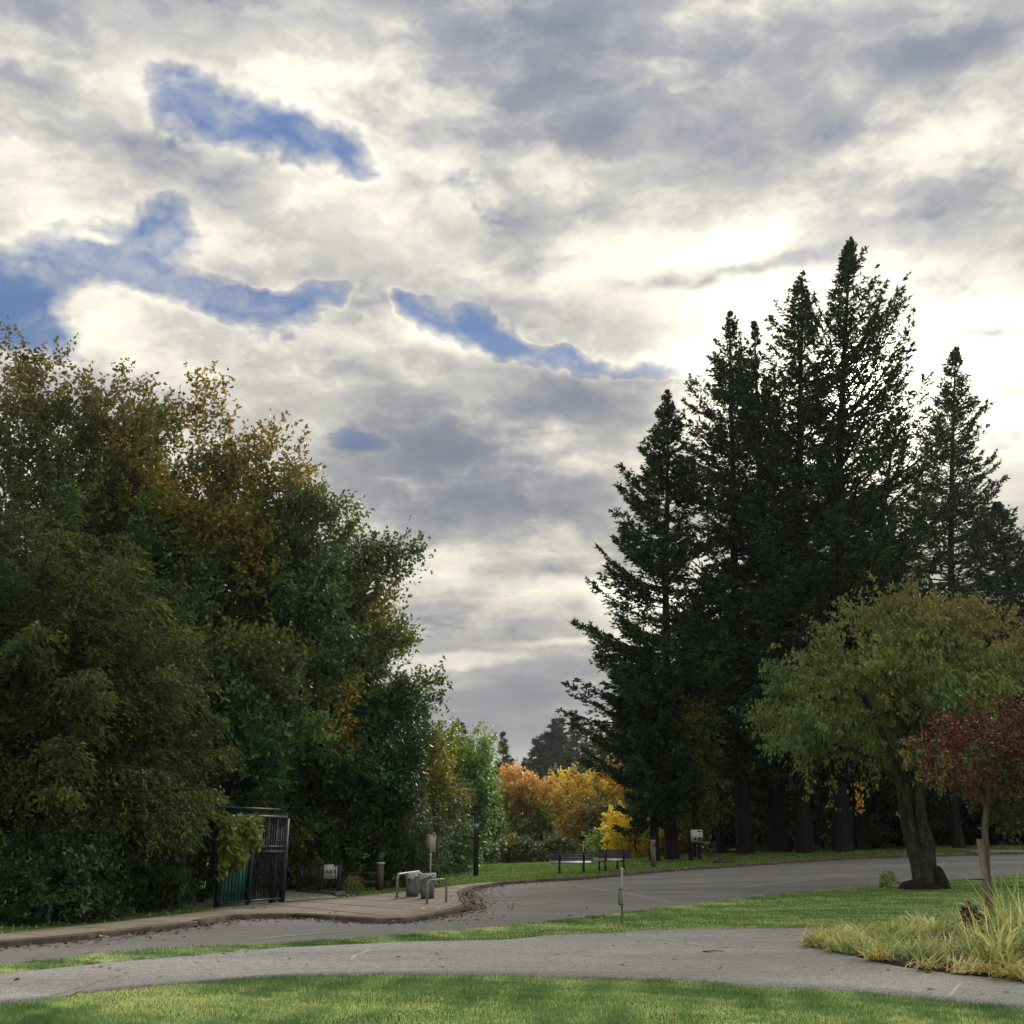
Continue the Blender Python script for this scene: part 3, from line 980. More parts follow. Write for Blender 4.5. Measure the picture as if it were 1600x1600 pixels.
# --- steel post on the near verge
p = G(972, 1444, .02); u = mpp(p); h = zat(p, 1357, 974)
st = tag(empty('steel_post', p, 0), 'thin galvanised steel channel post leaning slightly on the grass verge', 'post')
lean = .03
MB().tube([(0, 0, -.05), (lean * .3, 0, h * .3), (lean, 0, h)], .026, 8).box((.012, -.018, h * .62), (.022, .02, h * .75), ry=.02).build('post', M['galv'], st)
MB().lathe([(.033, -.02), (.035, .0), (.02, .014), (0, .016)], (lean, 0, h), 10).build('cap', M['white'], st)
MB().box((-.045, .02, h * .49), (.035, .012, h * .30), ry=-.03, rz=.3).build('side_plate', M['galv'], st)
for z in (.35, .62):
    MB().tube([(-.05, -.01, h * z), (.045, -.01, h * z)], .014, 8).build('bolt', M['iron'], st)

# --- slim lamp stick beyond the lawn
p = AT(912, 1345, 66.0); p[2] = float(H(p[0], p[1])) - .1; u = mpp(p)
h = zat(p, 1316, 912)
ls = tag(empty('marker_stick', p, 0), 'slim pale stake with a white knob beyond the left bench', 'stake')
MB().tube([(0, 0, 0), (0, 0, h)], .035, 6).build('stick', M['cream'], ls)
MB().lathe([(0, .06), (.06, .04), (.075, 0), (.06, -.04), (0, -.06)], (0, 0, h), 10).build('knob', M['white'], ls, smooth=True)

# --- pale slab on the far right lawn
a = G(1560, 1331, LZ)
MB().box((0, 0, .02), (2.6, 1.0, .1), rz=-.1).build('footing', M['pale_concrete'], loc=a)
o_ = bpy.data.objects['footing'] if False else COL.objects[-1]
o_.name = 'concrete_pad'; tag(o_, 'pale flat concrete pad at the lawn edge behind the young tree', 'pad')

# --- paler asphalt seams and cracks, thin sheets on road and path
def ribbon(pxs, wid, off, mat, parent, name, taper=True, n=40):
    L = smoothline([G(a, c, off)[:2] for a, c in pxs], n)
    w_ = np.full(n, wid / 2)
    if taper:
        w_ *= np.clip(np.minimum(np.linspace(0, 6, n), np.linspace(6, 0, n)), .25, 1)
    rng = np.random.default_rng(int(pxs[0][0]))
    w_ = w_ * rng.uniform(.7, 1.25, n)
    A = offset_line(L, 1.0) - L
    return strip2(name, L - A * w_[:, None], L + A * w_[:, None], off, mat, parent)


def strip2(name, A, B, off, mat, parent):
    P = np.stack([A, (A + B) / 2, B])
    V_, F_ = sheet_from(P[..., 0], P[..., 1], H(P[..., 0], P[..., 1]) + off)
    return mesh_np(name, V_, F_, mat, parent)


for pts, wd in (([(890, 1382), (930, 1389), (980, 1396), (1030, 1406), (1075, 1415)], .42), ([(762, 1452), (800, 1446), (850, 1440)], .1),
                ([(815, 1415), (850, 1410), (878, 1407)], .55), ([(760, 1429), (790, 1425)], .5), ([(1150, 1388), (1230, 1378), (1300, 1372)], .45),
                ([(380, 1470), (450, 1462), (520, 1457), (560, 1454)], .18), ([(995, 1381), (1015, 1381)], .25), ([(1180, 1398), (1205, 1404)], .3), ([(1275, 1366), (1350, 1370), (1400, 1366)], .5)):
    ribbon(pts, wd, .016, M['pale_asphalt'], road, 'pale_seam')
for pts, wd in (([(548, 1500), (556, 1492), (566, 1489), (580, 1482)], .06), ([(1000, 1461), (1040, 1467), (1090, 1475), (1110, 1479)], .07), ([(1478, 1559), (1488, 1552), (1492, 1545), (1504, 1535)], .045),
                ([(1110, 1479), (1180, 1481), (1270, 1483)], .06)):
    ribbon(pts, wd, .034, M['crack_fill'], path, 'crack', n=90)
ribbon([(736, 1391), (722, 1397), (718, 1403), (724, 1411), (728, 1418), (715, 1424)], .05, SZ + .005, M['soil'], sidewalk, 'kerb_joint')

# --- a fallen twig on the path and molehills
tg = G(1100, 1488, .035)
mb = MB().tube([(-.02, 0, .01), (.15, .03, .02), (.30, .01, .015)], [.008, .007, .004], 5).tube([(-.02, 0, .01), (.02, -.08, .012), (.10, -.13, .01)], [.006, .005, .003], 5)
tag(mb.build('fallen_twig', M['twig'], loc=tg), 'small forked dark twig lying on the asphalt path', 'twig')
def molehill(px, py, r, label, seed):
    c = G(px, py, LZ)
    pr = [(r, -.03), (r * .85, .05 * r / .4), (r * .5, .11 * r / .4), (r * .2, .15 * r / .4), (0.001, .16 * r / .4)]
    tag(MB().lathe(pr, sides=14, lump=.14, seed=seed).build('molehill', M['soil'], loc=c), label, 'mound', 'molehills on the far lawn')
molehill(1126, 1348, .42, 'dark earth mound just right of the fir information board near the kerb', 1)
molehill(1142, 1347.5, .34, 'smaller dark earth mound, the right one of the kerbside pair', 2)
molehill(712, 1355, .38, 'larger dark molehill further left of the tall black sign post', 3)
molehill(726, 1353.5, .30, 'small dark molehill nearest the tall black sign post', 4)

# ---------------------------------------------------------------- vegetation
def unit(v):
    return v / (np.linalg.norm(v, axis=-1, keepdims=True) + 1e-9)


def leaf_mesh(P, D, N, L, W, C, name, mat, parent, fold=0.18, kind='kite'):
    """One folded kite per leaf. P base, D direction, N normal, L length, W width, C colour."""
    n = len(P)
    S_ = unit(np.cross(D, N)); N = np.cross(S_, D)
    if kind == 'needle':                       # a spray of needles: one tapering triangle
        Wn = W[:, None]
        V = np.stack([P + S_ * Wn * .5, P - S_ * Wn * .5 + D * L[:, None] * .15, P + D * L[:, None]], 1).reshape(-1, 3)
        return mesh_np(name, V, np.arange(n * 3).reshape(-1, 3), mat, parent, col=np.repeat(C, 3, axis=0))
    L = L[:, None]; W = W[:, None]
    b0 = P
    b1 = P + D * L * .42 + S_ * W * .5 - N * W * fold
    b2 = P + D * L
    b3 = P + D * L * .42 - S_ * W * .5 - N * W * fold
    V = np.stack([b0, b1, b2, b3], 1).reshape(-1, 3)
    i = np.arange(n)[:, None] * 4
    F = np.concatenate([i + [0, 1, 2], i + [0, 2, 3]], 1).reshape(-1, 3)
    Cc = np.repeat(C, 4, axis=0)
    return mesh_np(name, V, F, mat, parent, col=Cc)


def limbs(mb, root, ends, r0, rng, sides=5, sag=.12):
    for e in ends:
        mid = (root + e) / 2 + rng.normal(0, 1, 3) * np.linalg.norm(e - root) * .08
        mid[2] += np.linalg.norm(e - root) * sag
        mb.tube([root, (root + mid) / 2 + rng.normal(0, .03, 3), mid, (mid + e) / 2, e], [r0, r0 * .8, r0 * .6, r0 * .4, r0 * .2], sides, cap=False)


def value_noise(P, freq, seed):
    """Cheap smooth noise in [-1,1] from a few random sines."""
    rng = np.random.default_rng(seed)
    acc = np.zeros(len(P))
    for k in range(7):
        w = rng.normal(0, 1, 3) * freq * (1 + .35 * k)
        acc += np.sin(P @ w + rng.uniform(0, 6.28)) / (1 + .3 * k)
    return acc / 2.9


def broadleaf(name, label, cat, base, crown_c, radii, nclump, nshoot, nleaf, leaf, palette, seed, trunk_r=.22, group=None, shoot=.9, up=.45, droop=.25,
              lump=.22, shell=.35, mat='leaf', bark='bark', stems=7, cut=-1.0, flat=0.0, trunk_pts=None, jit=.12, wratio=.62, boughs=0, spread=.17):
    """A broadleaved tree or shrub: limbs, then leafy shoots sticking out of clumps through the crown."""
    rng = np.random.default_rng(seed)
    base = np.asarray(base, float); cc = np.asarray(crown_c, float) - base; R = np.asarray(radii, float)
    root = tag(empty(name, base), label, cat, group)
    d = unit(rng.normal(0, 1, (nclump * 3, 3)))
    d = d[d[:, 2] > cut][:nclump]
    rad = rng.uniform(0, 1, len(d)) ** shell
    lum = 1 + lump * value_noise(d, 2.2, seed + 1)
    q = d * (rad * lum)[:, None]
    if boughs:
        qb = q[:boughs]
        j = rng.integers(0, len(qb), len(q))
        q = qb[j] * rng.uniform(.86, 1.06, (len(q), 1)) + np.clip(rng.normal(0, spread, q.shape), -1.5 * spread, 1.5 * spread) * [1, 1, .55]
    cpos = cc + q * R
    mb = MB()
    if trunk_r > 0:
        top = cc.copy(); top[2] = cc[2] - R[2] * .15
        if trunk_pts is None:
            tp = [np.zeros(3), np.array([.02, 0, top[2] * .2]), np.array([rng.normal(0, .12), rng.normal(0, .12), top[2] * .6]) + top * [.5, .5, 0], top]
            mb.tube([np.array([0, 0, -.2])] + tp, [trunk_r * 1.7, trunk_r * 1.35, trunk_r, trunk_r * .8, trunk_r * .4], 9, cap=False)
        fork = np.array([cc[0] * .4, cc[1] * .4, max(.5, top[2] * .45)])
        sel = rng.choice(len(cpos), min(stems * 6, len(cpos)), replace=False)
        prim = cc + unit(rng.normal(0, 1, (stems, 3)) + [0, 0, .5]) * R * .55
        limbs(mb, fork, prim, trunk_r * .5, rng)
        for i in sel:
            j = np.argmin(np.linalg.norm(prim - cpos[i], axis=1))
            limbs(mb, prim[j], [cpos[i]], trunk_r * .16, rng, 4)
        mb.build('trunk', M[bark], root, smooth=True)
    # shoots
    nc = len(cpos)
    c_i = np.repeat(np.arange(nc), nshoot)
    out = unit(q[c_i] * [1, 1, 1] + [0, 0, up * .35])
    sd = unit(out * .9 + rng.normal(0, .55, (len(c_i), 3)) + [0, 0, up])
    sl = shoot * rng.uniform(.45, 1.25, len(c_i))
    s0 = cpos[c_i] + rng.normal(0, 1, (len(c_i), 3)) * R.mean() * .045
    s_i = np.repeat(np.arange(len(c_i)), nleaf)
    t = rng.uniform(0.05, 1, len(s_i))
    P = s0[s_i] + sd[s_i] * (sl[s_i] * t)[:, None]
    P[:, 2] -= flat * t * t * sl[s_i]
    P += rng.normal(0, 1, P.shape) * (jit * (1.15 - t))[:, None]
    D = unit(sd[s_i] * .45 + rng.normal(0, .7, P.shape) + [0, 0, -droop])
    N = unit(rng.normal(0, .55, P.shape) + [0, 0, 1])
    Ls = leaf * rng.uniform(.65, 1.3, len(P))
    C = palette(P + base, q[c_i][s_i], rng, c_i[s_i])
    leaf_mesh(P, D, N, Ls, Ls * wratio, C, 'crown', M[mat], root)
    return root


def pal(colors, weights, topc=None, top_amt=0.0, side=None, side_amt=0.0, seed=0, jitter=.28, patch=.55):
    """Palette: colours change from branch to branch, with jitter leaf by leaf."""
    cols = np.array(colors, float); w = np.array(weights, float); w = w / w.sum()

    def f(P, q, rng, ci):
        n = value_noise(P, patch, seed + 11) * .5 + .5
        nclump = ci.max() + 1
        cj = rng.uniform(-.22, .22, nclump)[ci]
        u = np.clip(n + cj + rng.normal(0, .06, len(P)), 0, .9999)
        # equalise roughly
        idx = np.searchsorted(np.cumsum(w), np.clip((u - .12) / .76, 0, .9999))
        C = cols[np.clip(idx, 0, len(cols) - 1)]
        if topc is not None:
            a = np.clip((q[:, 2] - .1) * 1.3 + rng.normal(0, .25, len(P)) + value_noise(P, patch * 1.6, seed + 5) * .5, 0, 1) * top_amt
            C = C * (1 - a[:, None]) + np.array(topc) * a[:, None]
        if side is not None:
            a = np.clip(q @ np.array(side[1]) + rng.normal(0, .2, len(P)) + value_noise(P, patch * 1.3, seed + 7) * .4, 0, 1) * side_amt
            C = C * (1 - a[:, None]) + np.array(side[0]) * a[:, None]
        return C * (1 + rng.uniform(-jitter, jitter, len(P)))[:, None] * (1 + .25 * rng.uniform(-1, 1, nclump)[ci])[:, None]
    return f


def conifer(name, label, base, h, r_base, seed, palette, nb=170, twigs=15, piece=.26, pw=.125, z0=.09, bias=(0, 0), top_ang=48, low_ang=-12, shape=.85, droop=.12, curve=.18,
            trunk_r=None, group=None, cat='tree', ragged=.28, K=7, hang=0.14, bark='dark_bark', lean=(0, 0), z0gap=None, dens_top=1.0, spread=1.0, fuzz=.42, nmat='needle'):
    rng = np.random.default_rng(seed)
    root = tag(empty(name, base), label, cat, group)
    tr = trunk_r or h * .0115
    mb = MB()
    zt = np.linspace(0, 1, 12)
    ax = np.stack([lean[0] * zt ** 1.5, lean[1] * zt ** 1.5, zt * h], 1)
    ax[:, :2] += np.cumsum(rng.normal(0, .03, (12, 2)), 0)
    pts = np.vstack([[0, 0, -.6], ax])
    rr = np.concatenate([[tr * 1.6], tr * (1 - zt) ** .8 + .02]); rr[1] *= 1.3
    mb.tube(pts, rr, 9, cap=False)
    t = z0 + (1 - z0) * rng.uniform(0, 1, nb) ** (1.0 / dens_top)
    t = np.sort(t)
    az = rng.uniform(0, 2 * math.pi, nb)
    prof = np.minimum(np.clip(1 - t, 0, 1) ** shape, 1.75 * (1 - t))
    low = np.clip((t - z0) / .10, .45, 1)
    Lb = r_base * prof * low * (1 + ragged * rng.uniform(-1, .9, nb)) * (1 + bias[0] * np.cos(az) + bias[1] * np.sin(az)) + .12
    el = np.radians(low_ang + (top_ang - low_ang) * np.clip(t, 0, 1) ** 1.6 + rng.normal(0, 7, nb))
    ns = 7
    s = np.linspace(0, 1, ns)
    dirh = np.stack([np.cos(az), np.sin(az)], 1)
    o = np.stack([np.interp(t, zt, ax[:, 0]), np.interp(t, zt, ax[:, 1]), t * h], 1)
    # branch curve: rises or sags then turns up at the tip
    hor = Lb[:, None] * s[None] * np.cos(el)[:, None]
    ver = Lb[:, None] * (s[None] * np.sin(el)[:, None] - droop * 4 * s[None] * (1 - s[None]) * .5 + curve * s[None] ** 2.5)
    BP = np.stack([o[:, 0:1] + dirh[:, 0:1] * hor, o[:, 1:2] + dirh[:, 1:2] * hor, o[:, 2:3] + ver], -1)      # nb, ns, 3
    for i in range(0, nb):
        if Lb[i] > r_base * .22:
            mb.tube(BP[i][::2], np.linspace(max(.015, Lb[i] * .016), .008, ns)[::2], 3, cap=False)
    mb.build('trunk', M[bark], root, smooth=True)
    # side twigs
    T = int(twigs * 3.4)
    bi = np.repeat(np.arange(nb), T)
    keep = rng.uniform(0, 1, len(bi)) < np.clip(Lb[bi] / (r_base * 1.05), .16, 1)
    bi = bi[keep]
    st = rng.uniform(.10, 1, len(bi)) ** .8
    f = st * (ns - 1); k0 = np.clip(f.astype(int), 0, ns - 2); fr = (f - k0)[:, None]
    A = BP[bi, k0] * (1 - fr) + BP[bi, k0 + 1] * fr
    tang = unit(BP[bi, k0 + 1] - BP[bi, k0])
    side = unit(np.cross(tang, np.array([0, 0, 1.0]))) * np.where(rng.uniform(0, 1, len(bi)) < .5, -1, 1)[:, None]
    tl = np.clip((.34 * Lb[bi] * (1.05 - st) + .22 * np.clip(Lb[bi], 0, 1)), .10, 1.7) * rng.uniform(.6, 1.2, len(bi)) * spread
    td = unit(tang * .75 + side * rng.uniform(.3, 1.05, (len(bi), 1)) + rng.normal(0, .15, (len(bi), 3)) + [0, 0, -hang])
    ki = np.repeat(np.arange(len(bi)), K)
    u = (np.tile(np.arange(K), len(bi)) + rng.uniform(0, 1, len(ki))) / K
    P = A[ki] + td[ki] * (tl[ki] * u)[:, None]
    P[:, 2] -= (hang * .5 + .05) * (u ** 2) * tl[ki]
    P += rng.normal(0, .035, P.shape)
    D = unit(td[ki] + rng.normal(0, fuzz, P.shape) + [0, 0, -hang * .6])
    N = unit(rng.normal(0, 1, P.shape))
    L = piece * rng.uniform(.6, 1.3, len(P)); W = pw * rng.uniform(.7, 1.3, len(P))
    L = L * np.clip(.42 + (h - P[:, 2]) / 5.0, .42, 1)
    # leader
    nl = 22
    zl = rng.uniform(0, 1, nl)
    Pl = np.stack([np.full(nl, ax[-1, 0]), np.full(nl, ax[-1, 1]), h - 1.3 * zl + .05], 1) + rng.normal(0, .02, (nl, 3)) * (1 + 4 * zl[:, None])
    Dl = unit(rng.normal(0, .6, (nl, 3)) + [0, 0, 1.0])
    P = np.vstack([P, Pl]); D = np.vstack([D, Dl]); N = np.vstack([N, unit(rng.normal(0, 1, (nl, 3)))])
    L = np.concatenate([L, np.full(nl, piece * .5)]); W = np.concatenate([W, np.full(nl, pw * .6)])
    cl = np.concatenate([bi[ki], np.full(nl, 0)])
    tipness = np.concatenate([u * st[ki], np.ones(nl)])
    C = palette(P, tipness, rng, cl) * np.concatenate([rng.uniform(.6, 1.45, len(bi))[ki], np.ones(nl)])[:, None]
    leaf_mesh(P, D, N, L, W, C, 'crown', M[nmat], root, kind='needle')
    return root


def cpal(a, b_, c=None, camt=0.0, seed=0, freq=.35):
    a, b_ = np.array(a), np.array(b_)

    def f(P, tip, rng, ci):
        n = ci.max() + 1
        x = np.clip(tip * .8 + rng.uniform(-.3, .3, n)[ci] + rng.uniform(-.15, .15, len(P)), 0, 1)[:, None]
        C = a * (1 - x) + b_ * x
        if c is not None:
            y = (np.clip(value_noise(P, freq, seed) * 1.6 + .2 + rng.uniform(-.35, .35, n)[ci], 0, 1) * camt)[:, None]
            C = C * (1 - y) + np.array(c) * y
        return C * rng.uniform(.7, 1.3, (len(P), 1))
    return f


def on(px, py, Y):
    """Base point under the pixel at depth Y, on the terrain."""
    q = AT(px, py, Y)
    q[2] = float(H(q[0], q[1])) + (.06 if Y > 30 else 0)
    return q


# --- the dark firs
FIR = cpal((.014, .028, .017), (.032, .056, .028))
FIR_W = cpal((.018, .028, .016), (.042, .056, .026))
FIR_FAR = cpal((.022, .040, .028), (.040, .064, .042))  # paler and bluer: distance haze put into the needle colour
def fir(name, label, tx, ty, Y, r, seed, **kw):
    top = AT(tx, ty, Y)
    bx = kw.pop('foot', None)
    x0 = top[0] if bx is None else AT(bx, 1335, Y)[0]
    b0 = np.array([x0, Y, float(H(x0, Y)) + .05])
    kw['lean'] = (top[0] - x0, 0)
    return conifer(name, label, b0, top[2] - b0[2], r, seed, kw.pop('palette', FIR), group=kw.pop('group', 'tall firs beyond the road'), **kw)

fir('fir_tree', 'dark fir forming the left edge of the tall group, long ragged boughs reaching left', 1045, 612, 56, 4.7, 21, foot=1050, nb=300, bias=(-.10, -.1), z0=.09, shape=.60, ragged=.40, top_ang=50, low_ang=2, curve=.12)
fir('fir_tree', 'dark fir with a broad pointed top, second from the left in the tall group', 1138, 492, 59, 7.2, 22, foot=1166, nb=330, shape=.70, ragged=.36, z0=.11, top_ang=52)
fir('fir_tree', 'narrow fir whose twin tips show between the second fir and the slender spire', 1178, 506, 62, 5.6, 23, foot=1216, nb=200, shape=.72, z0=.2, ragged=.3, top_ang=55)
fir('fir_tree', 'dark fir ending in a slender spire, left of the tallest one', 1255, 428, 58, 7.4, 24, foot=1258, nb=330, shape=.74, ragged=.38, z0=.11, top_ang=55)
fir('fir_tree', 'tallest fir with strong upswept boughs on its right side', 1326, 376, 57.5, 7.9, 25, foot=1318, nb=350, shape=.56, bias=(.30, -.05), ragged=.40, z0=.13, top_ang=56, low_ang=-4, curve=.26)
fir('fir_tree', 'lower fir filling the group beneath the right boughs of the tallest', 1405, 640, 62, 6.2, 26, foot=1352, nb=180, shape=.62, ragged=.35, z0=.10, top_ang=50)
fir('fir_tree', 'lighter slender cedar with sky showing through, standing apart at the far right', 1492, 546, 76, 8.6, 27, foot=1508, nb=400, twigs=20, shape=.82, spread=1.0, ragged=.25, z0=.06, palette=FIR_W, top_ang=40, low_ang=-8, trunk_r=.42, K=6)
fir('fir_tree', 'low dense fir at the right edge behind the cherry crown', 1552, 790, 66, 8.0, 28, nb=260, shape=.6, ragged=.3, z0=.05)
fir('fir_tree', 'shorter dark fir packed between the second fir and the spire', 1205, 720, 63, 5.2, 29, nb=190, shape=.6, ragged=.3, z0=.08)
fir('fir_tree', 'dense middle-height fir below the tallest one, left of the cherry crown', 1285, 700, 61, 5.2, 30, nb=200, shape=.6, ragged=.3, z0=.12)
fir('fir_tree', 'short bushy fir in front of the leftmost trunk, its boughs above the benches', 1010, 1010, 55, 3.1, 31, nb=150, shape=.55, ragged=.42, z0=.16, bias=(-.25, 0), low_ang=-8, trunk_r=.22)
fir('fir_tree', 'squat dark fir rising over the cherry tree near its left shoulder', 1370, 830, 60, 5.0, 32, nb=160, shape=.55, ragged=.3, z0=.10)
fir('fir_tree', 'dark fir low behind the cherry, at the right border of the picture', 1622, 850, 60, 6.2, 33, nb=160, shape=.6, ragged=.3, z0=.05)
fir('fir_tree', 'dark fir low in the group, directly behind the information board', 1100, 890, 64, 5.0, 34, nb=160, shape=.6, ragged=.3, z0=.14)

# bare dark trunks under the firs
def shrub_row(rows, group, mk):
    """Shrubs that share a palette share their meshes: copy, turn and resize."""
    src = {}
    for k, (lab, b0, w, h, p_) in enumerate(rows):
        key = (id(p_), w > 2.4)
        if key not in src:
            src[key] = (mk(k, lab, b0, w, h, p_), w, h)
            continue
        s0_, w0, h0 = src[key]
        c = s0_.copy(); COL.objects.link(c); c['label'] = lab
        c.location = tuple(float(v) for v in b0); c.rotation_euler = (0, 0, k * 2.1); c.scale = (w / w0, w / w0, h / h0)
        for ch in s0_.children:
            d_ = ch.copy(); COL.objects.link(d_); d_.parent = c


def stem(px, wpx, Y, top, label, seed, lean=0.0):
    b0 = on(px, 1335, Y); u = mpp(b0); r = wpx * u / 2
    rng = np.random.default_rng(seed)
    zz = np.linspace(0, top, 8)
    pts = np.stack([lean * zz + np.cumsum(rng.normal(0, .03, 8)), np.cumsum(rng.normal(0, .03, 8)), zz - .15], 1)
    root = tag(empty('bare_tree', b0), label, 'tree', 'bare-stemmed trees under the firs')
    MB().tube(pts, r * np.array([1.5, 1.1, 1, .96, .92, .85, .75, .6]), 10, cap=False).build('trunk', M['dark_bark'], root, smooth=True)
    mb = MB()
    for k in range(9):
        a = rng.uniform(0, 6.28); z = rng.uniform(.35, .95) * top; l = rng.uniform(.5, 1.6)
        p0 = np.array([lean * z, 0, z])
        mb.tube([p0, p0 + np.array([math.cos(a), math.sin(a), .05]) * l * .5, p0 + np.array([math.cos(a), math.sin(a), -.15]) * l], [.03, .02, .008], 4, cap=False)
    mb.build('branch', M['dark_bark'], root)['kind'] = 'stuff'
stem(1024, 10, 55.5, 9, 'slim dark trunk just right of the timber post', 1)
stem(1233, 9, 60, 8, 'thin bare trunk right of the information board, second from the left', 5)
stem(1500, 14, 58, 9, 'dark trunk between the cherry and the young red tree', 9)

# --- dim shrubs closing the space behind the firs
DIM = pal([(.022, .038, .016), (.035, .055, .02), (.055, .07, .02), (.16, .11, .02)], [4, 4, 2, .7], seed=3)
MAPLE_LOW = pal([(.04, .065, .022), (.07, .09, .026), (.12, .11, .03)], [2, 2, 1], seed=2)
DARK = pal([(.012, .026, .012), (.022, .040, .018), (.034, .052, .022)], [3, 3, 1], seed=4)
OCHRE = pal([(.05, .06, .018), (.14, .11, .02), (.26, .13, .02), (.10, .11, .02)], [3, 2, 2, 2], seed=6)
rows = [(lab, on(px, 1335, Y), w, h, p_) for (px, Y, w, h, p_, lab) in [
        (1075, 68, 3.4, 4.2, OCHRE, 'ochre shrub behind the information board'), (1130, 70, 3.2, 4.6, DIM, 'green shrub right of the information board'),
        (1190, 70, 3.0, 4.4, OCHRE, 'amber-leaved shrub seen between the thickest trunk and the slim one'), (1245, 71, 3.4, 4.6, OCHRE, 'rusty shrub glimpsed left of the cherry'),
        (1310, 69, 3.8, 5.2, DARK, 'dark evergreen shrub under the cherry leaves'), (1385, 69, 4.2, 5.6, DARK, 'dark shrub directly behind the cherry trunk'),
        (1460, 70, 4.2, 5.6, DARK, 'dark shrub right of the cherry trunk'), (1530, 70, 4.2, 5.6, DARK, 'dark shrub behind the young red tree'), (1605, 69, 4.6, 5.8, DARK, 'dark shrub at the right border beyond the road'),
        (1345, 63, 1.3, 1.2, DIM, 'low pale green bush on the far lawn edge under the cherry')]]
shrub_row(rows, 'shrubs behind the firs', lambda k, lab, b0, w, h, p_: broadleaf('shrub', lab, 'shrub', b0, b0 + [0, 0, h * .5], (w, w * .8, h * .56), 120, 5, 14, .24, p_, 100 + k, trunk_r=.05,
          group='shrubs behind the firs', shoot=.8, bark='dark_bark', stems=5))

# --- yellow maples growing among the trunks
YEL = pal([(.16, .125, .025), (.12, .11, .022), (.07, .085, .02), (.18, .14, .03)], [3, 2, 2, 2], seed=8)
b0 = on(1078, 1335, 58)
for k, (px, py, r, lab) in enumerate([(1072, 1150, 1.25, 'yellow leafed maple bough hanging mid-height between the left firs')]):
    c = AT(px, py, 55.0)
    broadleaf('yellow_maple', 'slender yellow maple climbing between the left firs above the timber post', 'tree', b0 - [0, 3.0, 0], c, (1.15, 1.0, 2.4), 75, 4, 10, .19, YEL, 140 + k, trunk_r=.07, bark='dark_bark', shell=.6, lump=.4)
b0 = on(1086, 1335, 57.2); c = AT(1086, 1235, 56.3)
broadleaf('vine_maple', 'dull olive vine maple under the yellow one between the left firs', 'tree', b0, c, (1.3, 1.0, 2.3), 80, 4, 10, .2, pal([(.07, .085, .02), (.12, .12, .02), (.05, .06, .02)], [2, 1, 2], seed=9), 143, trunk_r=.06, bark='dark_bark')
b0 = on(992, 1340, 64); c = AT(990, 1302, 64)
broadleaf('yellow_shrub', 'bright yellow shrub right of the aslant bench', 'shrub', b0, c, (1.7, 1.5, 1.5), 90, 4, 12, .22, pal([(.42, .31, .03), (.33, .27, .04), (.16, .18, .03)], [4, 3, 1.2], seed=10), 144, trunk_r=.05)
b0 = on(1010, 1340, 66); c = AT(1008, 1318, 66)
broadleaf('shrub', 'light green shrub between the yellow shrub and the slim trunk', 'shrub', b0, c, (1.9, 1.2, 1.1), 70, 4, 12, .22, pal([(.10, .14, .04), (.16, .19, .05)], [1, 1], seed=12), 145, trunk_r=.04)
b0 = on(960, 1340, 67); c = AT(958, 1322, 67)
broadleaf('shrub', 'pale green shrub just behind the aslant bench', 'shrub', b0, c, (1.3, 1.2, 1.0), 60, 4, 12, .2, pal([(.12, .17, .05), (.17, .21, .06)], [1, 1], seed=13), 146, trunk_r=.04)

# --- darker woodland trees further down behind the firs
WOOD = pal([(.020, .034, .018), (.032, .048, .022), (.06, .06, .022)], [3, 3, 1], seed=14)
for k, (px, Y, w, h, lab) in enumerate([(1035, 92, 5.0, 15, 'dark woodland tree behind the left firs, beyond the crest'), (1130, 95, 6.0, 18, 'dark woodland tree behind the information board'), (1215, 92, 6.0, 18, 'dark woodland tree behind the slim leaning trunk'),
                                      (1300, 95, 6.5, 19, 'dark woodland tree behind the low spire firs'), (1395, 93, 6.5, 19, 'dark woodland tree behind the cherry'), (1490, 95, 6.5, 19, 'dark woodland tree behind the far right cedar foot'), (1580, 92, 6.5, 19, 'dark woodland tree low at the right border')]):
    b0 = on(px, 1335, Y)
    if k == 0:
        wsrc = broadleaf('woodland_tree', lab, 'tree', b0, b0 + [0, 0, 8.0], (5.5, 4.5, 8.2), 330, 5, 12, .42, WOOD, 160, trunk_r=.3, group='woodland trees beyond the crest', shoot=1.2, bark='dark_bark')
    else:
        c = wsrc.copy(); COL.objects.link(c); c['label'] = lab
        c.location = tuple(float(v) for v in b0); c.rotation_euler = (0, 0, k * 1.7); c.scale = (w / 5.5, w / 5.5, h / 16.5)
        for ch in wsrc.children:
            d_ = ch.copy(); COL.objects.link(d_); d_.parent = c

# --- autumn maples beyond the crest
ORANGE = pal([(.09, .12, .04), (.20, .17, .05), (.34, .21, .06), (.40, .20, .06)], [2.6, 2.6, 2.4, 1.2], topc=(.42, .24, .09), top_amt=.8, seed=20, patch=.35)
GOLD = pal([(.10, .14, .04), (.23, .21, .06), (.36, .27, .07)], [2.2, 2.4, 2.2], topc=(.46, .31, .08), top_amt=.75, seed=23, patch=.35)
RUST = pal([(.06, .08, .028), (.14, .11, .035), (.21, .12, .035)], [2, 2.4, 2.4], seed=25, patch=.5)
def hill_tree(name, label, px, ptop, pbot, Y, wpx, p_, seed, n=260, leaf=.26, cat='tree', group='autumn trees below the lawn crest', **kw):
    t_, b__ = AT(px, ptop, Y), AT(px, pbot, Y)
    c = (t_ + b__) / 2
    hgt = (t_[2] - b__[2]) / 2
    b0 = np.array([c[0], Y, float(H(c[0], Y))])
    w = wpx * mpp(c) / 2
    return broadleaf(name, label, cat, b0, c, (w, w * .8, hgt), n, kw.pop('nshoot', 6), kw.pop('nleaf', 13), leaf, p_, seed, trunk_r=.16, group=group, **kw)
